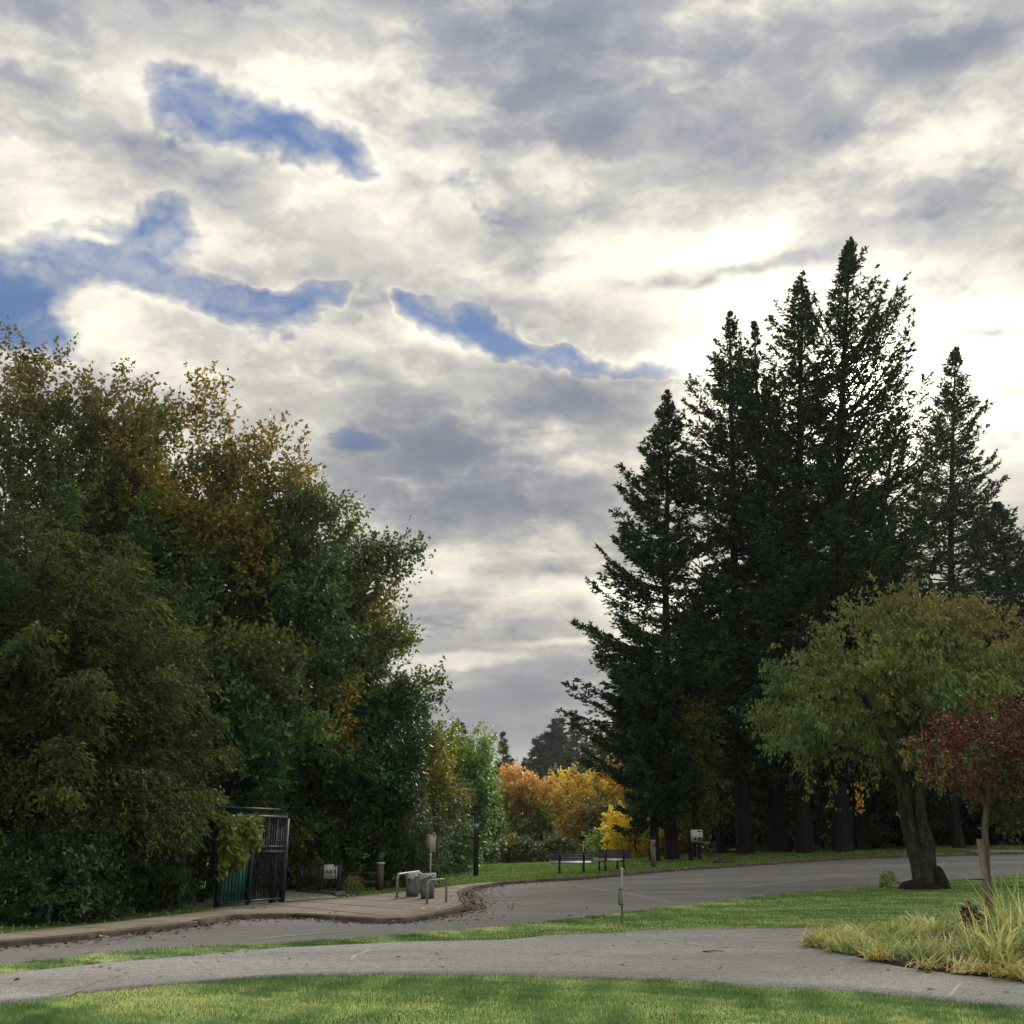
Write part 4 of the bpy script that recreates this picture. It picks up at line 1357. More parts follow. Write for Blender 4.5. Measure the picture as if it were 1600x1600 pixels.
hill_tree('maple_tree', 'bright orange maple with a green lower side, behind the lawn in the gap', 808, 1208, 1350, 78, 100, ORANGE, 50, n=330, leaf=.22)
hill_tree('maple_tree', 'golden maple right of the bright orange one, above the left bench', 893, 1214, 1352, 84, 84, GOLD, 51, n=260, leaf=.24)
hill_tree('maple_tree', 'gold and green maple filling the space between the orange and the golden one', 853, 1228, 1350, 82, 62, GOLD, 57, n=170, leaf=.24)
hill_tree('maple_tree', 'golden orange maple tips showing past the low fir boughs', 945, 1208, 1330, 90, 80, GOLD, 52, n=200, leaf=.25)
hill_tree('maple_tree', 'rusty brown maple low behind the two benches', 925, 1262, 1352, 74, 88, RUST, 53, n=220, leaf=.22)
hill_tree('maple_tree', 'orange maple branch mass right behind the aslant bench', 985, 1250, 1350, 78, 60, RUST, 54, n=150, leaf=.22)
hill_tree('shrub', 'dark green shrub between the orange maple and the left bench', 872, 1322, 1352, 70, 44, MAPLE_LOW, 55, n=90, leaf=.22, cat='shrub')
hill_tree('shrub', 'olive shrub at the foot of the bright orange maple', 800, 1322, 1356, 68, 84, pal([(.08, .09, .02), (.16, .12, .02), (.05, .07, .02)], [2, 1, 2], seed=30), 56, n=130, leaf=.2, cat='shrub')

# --- lime green feathery tree and yellow-green thickets left of the gap
LIME = pal([(.034, .066, .019), (.056, .102, .026), (.09, .15, .038)], [2.6, 3, 2.4], topc=(.15, .20, .05), top_amt=.7, seed=40, jitter=.2)
hill_tree('willow_tree', 'feathery lime green tree left of the orange maple', 720, 1158, 1348, 54, 92, LIME, 60, n=330, leaf=.21, nshoot=6, nleaf=14, group=None, lump=.35, shoot=1.0, droop=.5, wratio=.4)
hill_tree('willow_tree', 'smaller lime green tree behind the tall black sign post', 758, 1215, 1352, 62, 36, LIME, 61, n=180, leaf=.18, nshoot=6, nleaf=15, group=None, lump=.3, shoot=.8, wratio=.4)

# --- distant firs across the valley
far_list = [(787, 1146, 150, 4.2, 'distant fir with a bare whip of a top, left of the far clump'), (750, 1168, 150, 5.5, 'small distant fir beside the bare-topped one'), (722, 1130, 135, 5.0, 'distant fir peeping over the lime green tree'),
            (738, 1150, 140, 4.0, 'distant fir just left of the gap'), (862, 1124, 170, 12.0, 'broad distant fir, left one of the far clump'), (880, 1118, 178, 10.5, 'distant fir in the middle of the far clump'),
            (900, 1112, 168, 10.5, 'highest distant fir of the far clump'), (922, 1130, 172, 9.5, 'distant fir right of the highest one in the clump'), (836, 1150, 165, 9.5, 'distant fir on the left slope of the far clump'),
            (820, 1185, 160, 7.0, 'low distant fir in the dip between the bare-topped fir and the clump'), (801, 1182, 170, 7.0, 'low distant fir right under the bare-topped one'), (775, 1190, 155, 6.0, 'low distant fir behind the orange maple crown'),
            (880, 1172, 150, 8.0, 'nearer distant fir below the far clump'), (915, 1178, 148, 8.0, 'distant fir behind the golden maple'), (845, 1195, 150, 7.0, 'lowest distant fir above the gap between the maples'),
            (940, 1150, 165, 8.0, 'distant fir half hidden by the near fir boughs'), (970, 1160, 160, 8, 'distant fir seen through the near fir boughs'), (760, 1205, 140, 6, 'low distant fir behind the small lime tree')]
far_src = []
for k, (px, py, Y, r, lab) in enumerate(far_list):
    r *= .60 if k > 3 else .8
    if k < 4 or k == 6:
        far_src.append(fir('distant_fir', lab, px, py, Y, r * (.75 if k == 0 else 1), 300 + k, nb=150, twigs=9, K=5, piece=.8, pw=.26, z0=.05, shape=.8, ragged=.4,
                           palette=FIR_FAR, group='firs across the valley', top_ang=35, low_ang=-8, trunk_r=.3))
        far_src[-1]['ht'] = float(AT(px, py, Y)[2] - far_src[-1].location[2]); far_src[-1]['rb'] = float(r)
    else:
        src = far_src[-1] if k % 2 else far_src[-2]
        top = AT(px, py, Y)
        z0_ = float(H(top[0], Y)) + .1
        sc = (top[2] - z0_) / src['ht']; sr = r / src['rb']
        c = src.copy(); COL.objects.link(c); c['label'] = lab
        c.location = (float(top[0]), Y, z0_); c.rotation_euler = (0, 0, k * 1.3); c.scale = (sr, sr, sc)
        for ch in src.children:
            d_ = ch.copy(); COL.objects.link(d_); d_.parent = c
for o_ in COL.objects:
    if 'ht' in o_: del o_['ht']; del o_['rb']

# --- the great maples on the left
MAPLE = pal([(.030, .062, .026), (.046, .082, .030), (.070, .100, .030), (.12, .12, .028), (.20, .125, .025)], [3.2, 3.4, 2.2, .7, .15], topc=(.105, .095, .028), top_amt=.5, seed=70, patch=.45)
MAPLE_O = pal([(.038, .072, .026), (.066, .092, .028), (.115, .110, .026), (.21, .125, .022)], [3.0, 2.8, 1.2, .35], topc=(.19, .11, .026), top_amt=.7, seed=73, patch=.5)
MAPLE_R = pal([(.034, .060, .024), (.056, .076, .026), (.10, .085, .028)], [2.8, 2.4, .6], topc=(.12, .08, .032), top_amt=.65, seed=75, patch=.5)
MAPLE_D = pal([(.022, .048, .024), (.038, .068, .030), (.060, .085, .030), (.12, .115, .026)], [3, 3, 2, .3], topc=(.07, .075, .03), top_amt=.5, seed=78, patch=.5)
def maple(label, px, ptop, pbot, Y, wpx, p_, seed, n=420, leaf=.18, **kw):
    n = int(n * .86)
    kw.setdefault('boughs', 60); kw.setdefault('lump', .26); kw.setdefault('shell', .34); kw.setdefault('jit', .10)
    return hill_tree('maple_tree', label, px, ptop, pbot, Y, wpx, p_, seed, n=n, leaf=leaf, group='big maples left of the road', nleaf=kw.pop('nleaf', 12), nshoot=kw.pop('nshoot', 8), shoot=kw.pop('shoot', 1.0), **kw)
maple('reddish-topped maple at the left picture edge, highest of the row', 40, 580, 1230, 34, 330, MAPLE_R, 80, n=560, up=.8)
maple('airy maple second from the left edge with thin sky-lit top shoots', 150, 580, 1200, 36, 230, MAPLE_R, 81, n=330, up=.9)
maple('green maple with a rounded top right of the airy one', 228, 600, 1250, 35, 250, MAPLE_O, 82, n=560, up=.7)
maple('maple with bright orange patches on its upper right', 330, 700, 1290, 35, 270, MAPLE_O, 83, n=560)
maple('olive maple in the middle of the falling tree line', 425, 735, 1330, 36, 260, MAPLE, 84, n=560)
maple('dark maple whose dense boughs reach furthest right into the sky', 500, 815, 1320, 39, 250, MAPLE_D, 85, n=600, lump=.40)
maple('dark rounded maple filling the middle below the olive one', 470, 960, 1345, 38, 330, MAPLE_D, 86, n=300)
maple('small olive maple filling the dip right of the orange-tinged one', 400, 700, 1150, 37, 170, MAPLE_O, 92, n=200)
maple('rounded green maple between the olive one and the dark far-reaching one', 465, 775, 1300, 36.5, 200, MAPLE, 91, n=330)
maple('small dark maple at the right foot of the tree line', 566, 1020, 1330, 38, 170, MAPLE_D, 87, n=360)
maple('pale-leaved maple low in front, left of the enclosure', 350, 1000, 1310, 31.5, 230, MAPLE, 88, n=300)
hill_tree('maple_tree', 'yellow-green maple low right of the dark ones, over the litter bins', 640, 1110, 1352, 44, 130, pal([(.04, .065, .02), (.075, .09, .025), (.14, .13, .025)], [2.6, 2.4, .7], seed=90), 89, n=300, leaf=.17, group='big maples left of the road')
hill_tree('maple_tree', 'olive young tree between the low yellow-green maple and the lime tree', 672, 1150, 1352, 52, 70, pal([(.04, .065, .02), (.07, .095, .025), (.12, .12, .025)], [2.6, 2.4, .7], seed=92), 90, n=240, leaf=.17, group='big maples left of the road')

# --- feathery drooping tree at the front left
FEATHER = cpal((.026, .044, .018), (.058, .078, .026), (.090, .080, .028), .45, seed=5, freq=.5)
def feather(label, px, top, Y, r, seed, nb, **kw):
    t_ = AT(px, top, Y)
    b0 = np.array([t_[0], Y, float(H(t_[0], Y))])
    return conifer('cypress_tree', label, b0, t_[2] - b0[2], r, seed, FEATHER, nb=nb, twigs=18, K=11, piece=.135, pw=.06, z0=kw.pop('z0', .20), shape=.5, ragged=.30, top_ang=38, low_ang=0, droop=.12, curve=-.12, hang=.42, bark='twig',
                   trunk_r=.24, cat='tree', group='feathery cypresses at the front left', spread=1.35, fuzz=.26, nmat='spray', **kw)
feather('feathery brownish cypress with drooping sprays, front left beside the sidewalk', 75, 730, 24.5, 4.7, 401, 240, bias=(.1, -.1), z0=.13)
feather('second feathery cypress, its sprays hanging left of the barred enclosure', 205, 850, 26.8, 3.7, 402, 190, bias=(.12, -.1))
feather('feathery cypress half outside the left picture border', -130, 700, 24, 4.6, 403, 120)

# --- understory behind the sidewalk
rows = [(lab, on(px, pb, Y), w, h, p_) for (px, pb, Y, w, h, lab, p_) in [
        (15, 1440, 21.5, 1.7, 1.3, 'dark shrub at the left border behind the grass strip', DARK), (90, 1436, 23.2, 1.7, 1.7, 'dark shrub under the front cypress, second from the left', DARK),
        (165, 1430, 24.4, 1.5, 1.2, 'dark shrub in deep shade under the two cypresses', DARK), (215, 1424, 25.4, 1.1, 1.7, 'dark shrub between the second cypress trunk and the enclosure', DARK),
        (272, 1415, 28.5, .95, 2.2, 'dark shrub just left of the barred enclosure', DARK), (60, 1420, 29, 3.2, 4.4, 'tall dark thicket behind the front cypress', DARK), (190, 1415, 30, 3.2, 4.4, 'tall dark thicket behind the second cypress', DARK),
        (300, 1405, 32, 3.0, 4.6, 'tall dark thicket behind the enclosure on its left', DARK), (405, 1395, 37, 3.0, 5.2, 'tall dark thicket behind the gate', DARK), (482, 1390, 37.0, 1.8, 2.2, 'glossy dark shrub behind the low railing', MAPLE_D),
        (455, 1390, 39.5, 2.4, 3.8, 'dark shrub beyond the footpath through the gateway', DARK), (545, 1390, 38.6, 2.1, 3.2, 'dark shrub behind the rail fence, left of the brown post', MAPLE_D), (592, 1385, 39.2, 2.1, 3.6, 'shrub with olive leaves right behind the brown post', MAPLE),
        (642, 1378, 38.5, 1.6, 2.3, 'green shrub directly behind the litter bins', MAPLE_D), (690, 1366, 51, 1.2, 2.6, 'yellow-green shrub behind and left of the black sign post', LIME), (552, 1398, 32.0, .30, .55, 'small bright shrub at the right end of the low railing', MAPLE),
        (665, 1356, 50, 2.4, 4.6, 'olive shrub behind the cream sign', MAPLE)]]
shrub_row(rows, 'shrubs along the sidewalk', lambda k, lab, b0, w, h, p_: broadleaf('shrub', lab, 'shrub', b0, b0 + [0, 0, h * .5], (w, w * .8, h * .56), 170 if w > 1 else 40, 6, 12, .10, p_, 500 + k, trunk_r=.05,
          group='shrubs along the sidewalk', shoot=.5 if w > 1 else .25, bark='dark_bark', stems=5, shell=.35, jit=.07))

# --- ivy over the enclosure
rng = np.random.default_rng(77)
n = 5200
lx = rng.uniform(-.12, split * 1.06, n); lz = gh * (1.0 - rng.uniform(0, 1, n) ** 1.1 * .78)
edge_z = gh * np.interp(lx / split, [0, .3, .65, .9, 1.2], [.42, .50, .58, .70, .80]) + .15 * np.sin(lx * 9)
ok = (lz > edge_z) & (lx < split * 1.2 - (gh - lz) * .22 + .05)
lx, lz = lx[ok], lz[ok]; n = len(lx)
P = np.stack([lx, -.06 - rng.uniform(0, 1, n) ** 1.5 * .22 * (1 + .4 * np.sin(lx * 7 + lz * 5)), lz + rng.normal(0, .05, n)], 1)
D = unit(rng.normal(0, .5, P.shape) + [0, -.4, -.7]); N = unit(rng.normal(0, .5, P.shape) + [0, -1, .4])
Cc = np.array([(.05, .085, .022), (.085, .125, .03), (.13, .16, .036), (.16, .15, .034)])[rng.choice(4, n, p=[.3, .35, .2, .15])] * rng.uniform(.7, 1.3, (n, 1))
ivr = tag(empty('climbing_vine', gA, grz), 'yellow-green climbing vine spilling over the top left of the barred enclosure', 'vine')
leaf_mesh(P, D, N, .15 * rng.uniform(.7, 1.3, n), .12 * rng.uniform(.7, 1.3, n), Cc, 'foliage', M['leaf'], ivr)
mb = MB()
for k in range(9):
    x0 = rng.uniform(0, split)
    zz = np.linspace(.2 if k < 4 else gh * .5, gh * .95, 7)
    mb.tube(np.stack([x0 + np.cumsum(rng.normal(0, .06, 7)), np.full(7, -.07), zz], 1), .012, 4, cap=False)
mb.build('vine_stem', M['twig'], ivr)

# --- ornamental cherry on the near lawn
cb = G(1443, 1388, .02); u = mpp(cb)
YC = cb[1]
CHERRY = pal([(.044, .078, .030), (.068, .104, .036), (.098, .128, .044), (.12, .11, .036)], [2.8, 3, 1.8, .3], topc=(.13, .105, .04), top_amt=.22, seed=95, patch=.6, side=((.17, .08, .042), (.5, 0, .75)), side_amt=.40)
cher = tag(empty('cherry_tree', cb), 'old cherry tree with wide olive crown and gnarled forked trunk on the near lawn', 'tree')
rng = np.random.default_rng(11)
def pc(px, py, dy=0.0):
    q = AT(px, py, YC + dy) - cb
    return q
mb = MB()
mb.tube([pc(1444, 1392), pc(1440, 1376), pc(1434, 1350), pc(1425, 1318), pc(1418, 1285), pc(1411, 1240), pc(1404, 1205)], np.array([20, 14, 11.5, 11, 10, 9, 7]) * u, 18, cap=False, lump=.14, seed=3)
mb.tube([pc(1451, 1387, -.1), pc(1447, 1350, -.15), pc(1448, 1318, -.1), pc(1439, 1285), pc(1435, 1240), pc(1446, 1180)], np.array([17, 12.5, 11, 8, 6.5, 4]) * u, 18, cap=False, lump=.16, seed=5)
mb.tube([pc(1404, 1210), pc(1385, 1160), pc(1350, 1090), pc(1300, 1030), pc(1255, 1000)], np.array([6, 5, 4, 2.6, 1.3]) * u, 8, cap=False)
mb.tube([pc(1408, 1215), pc(1415, 1140), pc(1430, 1060), pc(1420, 980), pc(1400, 930)], np.array([9, 7, 5, 3, 1.5]) * u, 8, cap=False)
mb.tube([pc(1440, 1190), pc(1475, 1110), pc(1520, 1040), pc(1560, 980), pc(1600, 950)], np.array([7, 6, 4.5, 3, 1.5]) * u, 8, cap=False)
mb.tube([pc(1412, 1235), pc(1370, 1190), pc(1330, 1170), pc(1290, 1180), pc(1262, 1215), pc(1270, 1235)], np.array([5, 4, 3, 2, 1.3, .8]) * u, 7, cap=False)
for e in [(1330, 960, 2.0), (1480, 960, -2.5), (1550, 1080, -2.0), (1370, 1000, -3), (1450, 1000, 3), (1300, 1100, 2.4), (1540, 1000, 3), (1400, 1080, -3.6), (1600, 1080, 0), (1640, 1010, 1)]:
    limbs(mb, pc(1425, 1170), [pc(e[0], e[1], e[2])], 5 * u, rng, 6)
mb.build('trunk', M['bark'], cher, smooth=True)
MB().lathe([(42 * u, -.15), (35 * u, .05), (24 * u, .17), (12 * u, .24), (0.01, .26)], (-4 * u, -.05, 0), 20, lump=.16, seed=4).lathe([(19 * u, -.1), (17 * u, .22), (13 * u, .45), (7 * u, .6), (.01, .64)], pc(1466, 1389, -.2), 16, lump=.14, seed=6) \
    .build('root_burl', M['dark_bark'], cher, smooth=True)
# leafy twigs: sampled over a broad umbrella crown
nclump = 640
d = unit(rng.normal(0, 1, (nclump * 3, 3))); d = d[d[:, 2] > -.55][:nclump]
rad = rng.uniform(0, 1, nclump) ** .38
lum = 1 + .18 * value_noise(d, 2.6, 3)
q = d * (rad * lum)[:, None]
qb = q[:95]; q = qb[rng.integers(0, 95, nclump)] * rng.uniform(.9, 1.05, (nclump, 1)) + rng.normal(0, .10, q.shape) * [1, 1, .6]
cc = pc(1428, 1110)
RR = np.array([228 * u, 200 * u, 182 * u])
cp = cc + q * RR
cp[:, 2] = np.where(cp[:, 2] < cc[2] - .1, cc[2] - (cc[2] - cp[:, 2]) * .95, cp[:, 2])
ns_, nl_ = 8, 13
ci = np.repeat(np.arange(nclump), ns_)
sd = unit(q[ci] * [1, 1, .6] + rng.normal(0, .5, (len(ci), 3)) + [0, 0, .12])
sl = .72 * rng.uniform(.5, 1.25, len(ci))
s0 = cp[ci] + rng.normal(0, .2, (len(ci), 3))
si = np.repeat(np.arange(len(ci)), nl_); t = rng.uniform(0, 1, len(si))
P = s0[si] + sd[si] * (sl[si] * t)[:, None]; P[:, 2] -= .25 * t * t * sl[si]
P += rng.normal(0, .045, P.shape)
keepm = P[:, 2] > .9
D = unit(rng.normal(0, .38, P.shape) + sd[si] * .3 + [0, 0, -.95]); N = unit(rng.normal(0, .8, P.shape) + sd[si] * .4)
Cc = CHERRY(P + cb, q[ci][si], rng, ci[si])
Ls = .125 * rng.uniform(.7, 1.3, len(P))
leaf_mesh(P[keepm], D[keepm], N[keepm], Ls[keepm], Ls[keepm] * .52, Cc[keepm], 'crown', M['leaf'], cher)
# two low hanging sprays with turned leaves
mb = MB()
Pl, Cl = [], []
for (px, py, dz, k) in ((1350, 1235, .0, 0), (1342, 1270, -.2, 1), (1410, 1292, .1, 2), (1300, 1255, .1, 0), (1262, 1240, 0, 0), (1370, 1225, -.3, 0), (1385, 1205, .2, 0)):
    a = pc(px, py - 45, dz); b__ = pc(px, py, dz)
    mb.tube([a, (a + b__) / 2 + [.05, 0, 0], b__], .01, 4, cap=False)
    m_ = 40 if k != 2 else 5
    tt = rng.uniform(0, 1.1, m_)[:, None]
    Pl.append(a * (1 - tt) + b__ * tt + rng.normal(0, .09, (m_, 3)))
    base_c = np.array([(.10, .12, .03), (.34, .17, .04), (.5, .3, .08)][k])
    Cl.append(base_c * rng.uniform(.7, 1.3, (m_, 1)))
mb.build('hanging_twig', M['twig'], cher)['kind'] = 'stuff'
Pl = np.vstack(Pl); Cl = np.vstack(Cl); m_ = len(Pl)
leaf_mesh(Pl, unit(rng.normal(0, .4, Pl.shape) + [0, 0, -1]), unit(rng.normal(0, 1, Pl.shape)), .13 * rng.uniform(.7, 1.3, m_), .075 * rng.uniform(.7, 1.3, m_), Cl, 'hanging_leaves', M['leaf'], cher)
# weeds at its foot
b0 = G(1385, 1388, .02)
broadleaf('weed', 'pale green weed standing left of the cherry roots', 'plant', b0, b0 + [0, 0, .22], (.22, .2, .25), 22, 4, 8, .07, pal([(.13, .18, .06), (.2, .24, .09)], [1, 1], seed=1), 600, trunk_r=.01, shoot=.15, stems=3, jit=.03)

# --- young red-leaved tree with its stake
tb = G(1548, 1500, .03); u = mpp(tb); YT = tb[1]
def pt(px, py, dy=0.0):
    return AT(px, py, YT + dy) - tb
yt = tag(empty('young_red_tree', tb), 'young slim tree with purplish red and green leaves beside a stake at the right', 'tree')
mb = MB()
mb.tube([pt(1549, 1502), pt(1546, 1420), pt(1541, 1350), pt(1539, 1290), pt(1545, 1230), pt(1548, 1170)], np.array([7, 6, 5.5, 5, 4, 2]) * u, 9, cap=False)
rng = np.random.default_rng(31)
ends = [pt(x, y, d_) for x, y, d_ in ((1490, 1190, .1), (1510, 1140, .2), (1530, 1115, -.2), (1580, 1120, .2), (1600, 1170, 0), (1570, 1210, -.2), (1520, 1220, -.2), (1560, 1180, .3))]
limbs(mb, pt(1542, 1262), ends, 2.0 * u, rng, 5, sag=-.04)
mb.build('trunk', M['post_wood'], yt, smooth=True)
cc = pt(1558, 1192); RR = np.array([90 * u, 78 * u, 98 * u])
nclump = 175
d = unit(rng.normal(0, 1, (nclump * 2, 3)))[:nclump]
q = d * (rng.uniform(0, 1, nclump) ** .5 * (1 + .25 * value_noise(d, 2.4, 8)))[:, None]
q[:, :2] *= np.clip(1.05 + .75 * (q[:, 2:3] + .1), .35, 1.15)
cp = cc + q * RR
ns_, nl_ = 5, 9
ci = np.repeat(np.arange(nclump), ns_)
sd = unit(q[ci] + rng.normal(0, .6, (len(ci), 3)) + [0, 0, .3]); sl = .26 * rng.uniform(.5, 1.3, len(ci))
si = np.repeat(np.arange(len(ci)), nl_); t = rng.uniform(0, 1, len(si))
P = (cp[ci] + rng.normal(0, .06, (len(ci), 3)))[si] + sd[si] * (sl[si] * t)[:, None] + rng.normal(0, .02, (len(si), 3))
D = unit(rng.normal(0, .6, P.shape) + sd[si] * .6 + [0, 0, -.25]); N = unit(rng.normal(0, .6, P.shape) + [0, -.3, 1])
redness = np.clip(.55 + 1.0 * q[ci][si][:, 2] + .45 * np.abs(q[ci][si][:, 0]) + .5 * value_noise(P, 2.4, 9) + rng.normal(0, .18, len(P)), 0, 1)[:, None]
Cc = (np.array([.062, .075, .024]) * (1 - redness) + np.array([.135, .036, .022]) * redness) * rng.uniform(.6, 1.35, (len(P), 1))
Ls = .062 * rng.uniform(.7, 1.3, len(P))
red_m = tint_mat('dull_red_leaf', .6, .15, .22)
leaf_mesh(P, D, N, Ls, Ls * .6, Cc, 'crown', red_m, yt)
sb = G(1560, 1500, .03)
stk = tag(empty('tree_stake', sb), 'round grey wooden stake right beside the young red tree trunk', 'stake')
hs = zat(sb, 1311, 1556)
MB().tube([(0, 0, -.05), (-.02, 0, hs * .5), (-.035, 0, hs)], 6.2 * u * .92, 12).build('stake', M['old_wood'], stk, smooth=True)
MB().tube([(-.14 + .14 * math.cos(a) * .9, .07 * math.sin(a) * 1.0, hs * .66) for a in np.linspace(0, 6.1, 14)], .008, 5).build('tie', M['iron'], stk)

# low red sprigs round the young tree
for k, (px, py, lab) in enumerate([(1520, 1470, 'small rust red shrub left of the young tree foot')]):
    b0 = G(px, 1500, .03); b0 = on(px, py, b0[1]); c = AT(px, py - 30, b0[1])
    broadleaf('red_shrub', lab, 'shrub', b0, c, (.13, .12, .18), 26, 4, 6, .05, pal([(.07, .025, .02), (.05, .03, .02), (.09, .035, .022)], [1, 1, 1], seed=k), 610 + k, trunk_r=.008, shoot=.10, stems=4, jit=.02, bark='twig')

# --- planting bed with ornamental grasses
BED_LO = gl([(1277, 1478), (1300, 1487), (1335, 1494), (1400, 1509), (1480, 1520), (1600, 1533)], .03, 60, 0, 2.5)
BED_HI = gl([(1280, 1470), (1300, 1464), (1340, 1462), (1400, 1455), (1480, 1440), (1600, 1425)], .03, 60, 0, 2.5)
tag(strip('planting_bed', BED_LO, BED_HI, 60, 10, .045, M['soil'], edge=.03), kind='structure')
def blades(name, P, az, L, W, lean, C, mat, parent=None, seg=4, bend=1.0):
    """Arching blades: quads narrowing to the tip."""
    n = len(P)
    t = np.linspace(0, 1, seg + 1)
    hd = np.stack([np.cos(az), np.sin(az)], 1)
    sd_ = np.stack([-np.sin(az), np.cos(az)], 1)
    V = np.zeros((n, seg + 1, 2, 3))
    for k, tk in enumerate(t):
        th = lean + bend * tk * 1.3                  # angle from vertical along the blade
        if k == 0:
            hor = np.zeros(n); ver = np.zeros(n)
        else:
            hor = hor + L / seg * np.sin(lean + bend * (tk - .5 / seg) * 1.3)
            ver = ver + L / seg * np.cos(lean + bend * (tk - .5 / seg) * 1.3)
        w = W * (1 - tk ** 1.6 * .92) * .5
        c = P.copy(); c[:, :2] += hd * hor[:, None]; c[:, 2] += np.maximum(ver, .008 - 0 * ver)
        V[:, k, 0, :2] = c[:, :2] + sd_ * w[:, None]; V[:, k, 1, :2] = c[:, :2] - sd_ * w[:, None]
        V[:, k, :, 2] = c[:, 2:3]
    V = V.reshape(-1, 3)
    m2 = 2 * (seg + 1)
    i = np.arange(n)[:, None, None] * m2 + np.arange(seg)[None, :, None] * 2
    F = (i + np.array([0, 1, 3, 2])[None, None]).reshape(-1, 4)
    return mesh_np(name, V, F, mat, parent, col=np.repeat(C, m2, axis=0))

rng = np.random.default_rng(91)
def bed_pts(n, vpow=1.0, u0=0.0, u1=1.0):
    u_ = rng.uniform(u0, u1, n); v_ = rng.uniform(0, 1, n) ** vpow
    A = np.stack([np.interp(u_, np.linspace(0, 1, 60), BED_LO[:, k]) for k in (0, 1)], 1)
    B = np.stack([np.interp(u_, np.linspace(0, 1, 60), BED_HI[:, k]) for k in (0, 1)], 1)
    p_ = A * (1 - v_[:, None]) + B * v_[:, None]
    return np.stack([p_[:, 0], p_[:, 1], H(p_[:, 0], p_[:, 1]) + .05], 1), u_, v_
# clumps of blades
def clumped(n, ncl, sig, **k):
    c, u_, v_ = bed_pts(ncl, **k)
    i = rng.integers(0, ncl, n)
    p_ = c[i] + np.stack([rng.normal(0, sig, n), rng.normal(0, sig, n), np.zeros(n)], 1)
    return p_, u_[i], v_[i], i
p_, u_, v_, ci = clumped(5200, 90, .10, u0=.02)
gcol = np.array([(.10, .17, .07), (.17, .25, .11), (.28, .33, .18), (.40, .38, .22)])[rng.choice(4, len(p_), p=[.25, .35, .27, .13])] * rng.uniform(.75, 1.25, (len(p_), 1))
tag(blades('green_sedge', p_, rng.uniform(0, 6.28, len(p_)), rng.uniform(.16, .36, len(p_)) * (1 + .3 * u_), np.full(len(p_), .014), rng.uniform(.0, .6, len(p_)), gcol, M['bed_blade'], seg=3), 'fresh green sedge blades filling the planting bed', 'grass', kind='stuff')
p_, u_, v_, ci = clumped(4200, 95, .10, vpow=1.7)
dcl = rng.normal(-1.7, 1.3, 95)[ci]
scol = np.array([(.34, .27, .14), (.46, .40, .26), (.24, .17, .10), (.27, .27, .14), (.46, .43, .34)])[rng.choice(5, len(p_), p=[.28, .26, .14, .2, .12])] * rng.uniform(.7, 1.2, (len(p_), 1))
tag(blades('withered_grass', p_, dcl + rng.normal(0, .55, len(p_)), rng.uniform(.25, .62, len(p_)), np.full(len(p_), .024), rng.uniform(.75, 1.25, len(p_)), scol, M['bed_blade'], seg=4, bend=rng.uniform(.1, .8, len(p_))), 'withered straw-coloured blades flopped over the bed edge', 'grass', kind='stuff')
# each tall clump is a plant
clumps = [(1582, 1500, 1.25, 200, 'tallest arching grass clump at the right border of the bed'), (1612, 1505, 1.3, 200, 'arching grass clump cut by the right picture border'), (1566, 1518, .95, 190, 'bright yellow-green grass clump in front of the stake'),
          (1528, 1508, .80, 150, 'grass clump with long thin blades left of the young tree foot'), (1306, 1476, .36, 46, 'small wiry grass tuft at the left tip of the bed'), (1486, 1500, .50, 110, 'leaning grass clump in the middle of the bed'),
          (1330, 1478, .26, 60, 'low grass clump second from the left tip of the bed'), (1430, 1490, .30, 90, 'mixed green and straw clump over the dark soil patch')]
for k, (px, py, L_, n_, lab) in enumerate(clumps):
    b0 = G(px, py, .05); b0[2] = float(H(b0[0], b0[1])) + .04
    root = tag(empty('grass_clump', b0), lab, 'grass clump', 'ornamental grass clumps in the bed')
    Pq = np.stack([rng.normal(0, .07, n_), rng.normal(0, .07, n_), np.zeros(n_)], 1)
    cq = np.array([(.12, .18, .08), (.22, .27, .13), (.36, .34, .20), (.46, .42, .29)])[rng.choice(4, n_, p=[.28, .32, .24, .16])] * rng.uniform(.75, 1.2, (n_, 1))
    blades('blade', Pq, rng.uniform(0, 6.28, n_), L_ * rng.uniform(.3, 1.15, n_), np.full(n_, .021 if L_ > .4 else .010), rng.uniform(0, .35, n_), cq, M['bed_blade'], root, seg=6, bend=rng.uniform(.3, 1.75, n_))['kind'] = 'stuff'

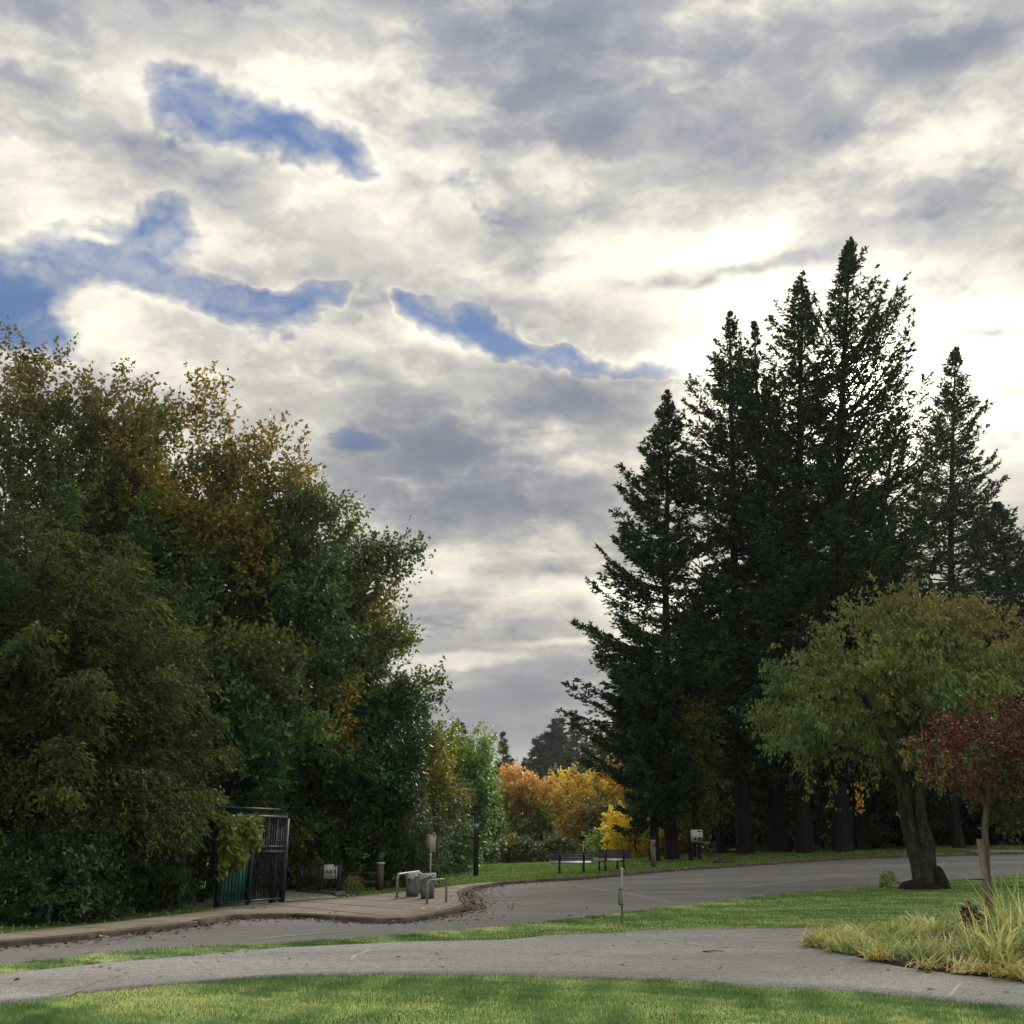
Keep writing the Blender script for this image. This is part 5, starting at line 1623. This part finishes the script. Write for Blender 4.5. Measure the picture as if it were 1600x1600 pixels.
# --- lawn blades
def lawn_blades(name, P, Lr, Wr, label, dry=.2, seed=0, con=.70, gain=1.0):
    n = len(P)
    nz = value_noise(P * [.6, 1.2, 0], 1.9, seed) + .8 * value_noise(P * [.7, 1.3, 0], 5.5, seed + 3)
    x = np.clip(.48 + con * nz + rng.uniform(-.2, .2, n), 0, 1)[:, None]
    C = np.where(x < .5, np.array([.044, .082, .036]) * (1 - 2 * x) + np.array([.100, .160, .080]) * 2 * x, np.array([.100, .160, .080]) * (2 - 2 * x) + np.array([.27, .32, .20]) * (2 * x - 1))
    dr = rng.uniform(0, 1, n) < dry * np.clip(x[:, 0] * 1.4 - .3, 0, 1)
    C[dr] = np.array([.30, .27, .12])
    C *= gain * rng.uniform(.75, 1.25, (n, 1))
    L = rng.uniform(*Lr, n) * (1 - .45 * (x[:, 0] - .3)); W = rng.uniform(*Wr, n)
    az = rng.uniform(0, 6.28, n); lean = rng.uniform(.1, 1.0, n)
    hd = np.stack([np.cos(az), np.sin(az), np.zeros(n)], 1); sd_ = np.stack([-np.sin(az), np.cos(az), np.zeros(n)], 1)
    tip = P + hd * (L * np.sin(lean))[:, None] + np.array([0, 0, 1.0]) * (L * np.cos(lean))[:, None]
    V = np.stack([P + sd_ * W[:, None] / 2, P - sd_ * W[:, None] / 2, tip], 1).reshape(-1, 3)
    F = np.arange(n * 3).reshape(-1, 3)
    o = mesh_np(name, V, F, M['blade'], None, col=np.repeat(C, 3, axis=0))
    return tag(o, label, 'grass', kind='stuff')


def between(A, B, n, off, vlo=0.0, vhi=1.0, u0=0, u1=1):
    u_ = rng.uniform(u0, u1, n); v_ = rng.uniform(vlo, vhi, n)
    ia = np.linspace(0, 1, len(A)); ib = np.linspace(0, 1, len(B))
    a = np.stack([np.interp(u_, ia, A[:, k]) for k in (0, 1)], 1); c = np.stack([np.interp(u_, ib, B[:, k]) for k in (0, 1)], 1)
    p_ = a * (1 - v_[:, None]) + c * v_[:, None]
    return np.stack([p_[:, 0], p_[:, 1], H(p_[:, 0], p_[:, 1]) + off], 1)


near = PATH_LO.copy(); near[:, 1] = 7.2; near[:, 0] *= .72
fp = between(near, PATH_LO, 215000, .0, 0, 1.005, .08, .92)
ok = (np.abs(fp[:, 0]) < .62 * fp[:, 1] + 1.0)
lawn_blades('foreground_grass', fp[ok], (.025, .065), (.004, .009), 'short mottled lawn grass along the near side of the path', .35, 1)
vp = between(PATH_HI, ROAD_LO, 90000, .02, -.01, 1.0)
ok = np.abs(vp[:, 0]) < .62 * vp[:, 1] + 1.5
lawn_blades('verge_grass', vp[ok], (.03, .075), (.006, .014), 'grass on the strip and lawn between path and road', .2, 2)
lp = between(LF, LB, 55000, LZ, .002, .62, .0, 1.0)
ok = (lp[:, 1] < 64)
lawn_blades('far_grass', lp[ok], (.04, .09), (.02, .05), 'mown grass on the lawn beyond the kerb', .05, 3, .30, .75)

# --- fallen leaves along the kerb and on the lawns
def scatter_leaves(name, P, size, cols, label, seed):
    r_ = np.random.default_rng(seed)
    n = len(P)
    D = unit(r_.normal(0, 1, (n, 3)) * [1, 1, .06]); N = unit(r_.normal(0, .25, (n, 3)) + [0, 0, 1])
    C = np.array(cols)[r_.integers(0, len(cols), n)] * r_.uniform(.7, 1.25, (n, 1))
    L = size * r_.uniform(.6, 1.4, n)
    o = leaf_mesh(P, D, N, L, L * .75, C, name, M['dead_leaf'], None, fold=-.2)
    return tag(o, label, 'leaves', kind='stuff')
kr = np.interp(np.sort(rng.uniform(0, 1, 5200)), np.linspace(0, 1, KERB_N), np.arange(KERB_N))
ki = kr.astype(int)
dist = rng.exponential(.28, len(ki)) + .03
nrm = KERB_BACK - KERB
nrm = nrm / np.linalg.norm(nrm, axis=1)[:, None]
pk = KERB[ki] - nrm[ki] * dist[:, None]
scatter_leaves('fallen_leaves', np.stack([pk[:, 0], pk[:, 1], H(pk[:, 0], pk[:, 1]) + .022], 1), .075, [(.10, .045, .03), (.15, .075, .04), (.07, .035, .025), (.20, .12, .06)], 'brown and reddish dead leaves lying along the foot of the kerb', 6)
pale = [G(x, y, SZ) for x, y in ((420, 1441), (386, 1443), (395, 1443), (352, 1446), (358, 1444), (514, 1428), (490, 1438), (612, 1442), (632, 1422), (600, 1397), (572, 1390), (710, 1402), (548, 1400), (540, 1403), (660, 1421), (153, 1466), (410, 1420))] + \
       [G(x, y, LZ) for x, y in ((859, 1359), (871, 1353), (829, 1350), (770, 1372), (1008, 1355), (757, 1373), (843, 1354))] + [G(x, y, .05) for x, y in ((1460, 1425), (1055, 1422), (930, 1446), (1003, 1381), (1188, 1373), (940, 1436), (905, 1433), (912, 1434))]
pale = np.array(pale)
pale = np.vstack([pale + rng.normal(0, .05, pale.shape) * [1, 1, 0], pale + rng.normal(0, .08, pale.shape) * [1, 1, 0]])
scatter_leaves('pale_leaves', pale + [0, 0, .02], .12, [(.55, .47, .33), (.62, .55, .42), (.45, .35, .2)], 'large pale curled leaves dotted over sidewalk, road and lawns', 8)
lp2 = between(LF, LB, 700, LZ + .03, .01, .5, .3, 1.0); vp2 = between(PATH_HI, ROAD_LO, 220, .05, .1, .9); pp2 = between(PATH_LO, PATH_HI, 130, .035, .1, .9)
scatter_leaves('scattered_leaves', np.vstack([lp2, vp2, pp2]), .07, [(.30, .18, .07), (.22, .12, .05), (.4, .3, .14)], 'small brown leaves scattered on the lawns and path', 9)

# ---------------------------------------------------------------- damp air
hz = MB().box((0, 420, 22), (1700, 1300, 84)).build('haze', None)
tag(hz, 'thin pale damp air over the whole park', 'haze', kind='stuff')
hm = bpy.data.materials.new('haze_air'); hm.use_nodes = True
ht = hm.node_tree; ht.nodes.clear()
ho = ht.nodes.new('ShaderNodeOutputMaterial'); hv = ht.nodes.new('ShaderNodeVolumePrincipled')
hv.inputs['Color'].default_value = (.86, .91, 1.0, 1)
hv.inputs['Density'].default_value = HAZE
hv.inputs['Anisotropy'].default_value = 0.3
ht.links.new(hv.outputs[0], ho.inputs['Volume'])
hz.data.materials.append(hm)
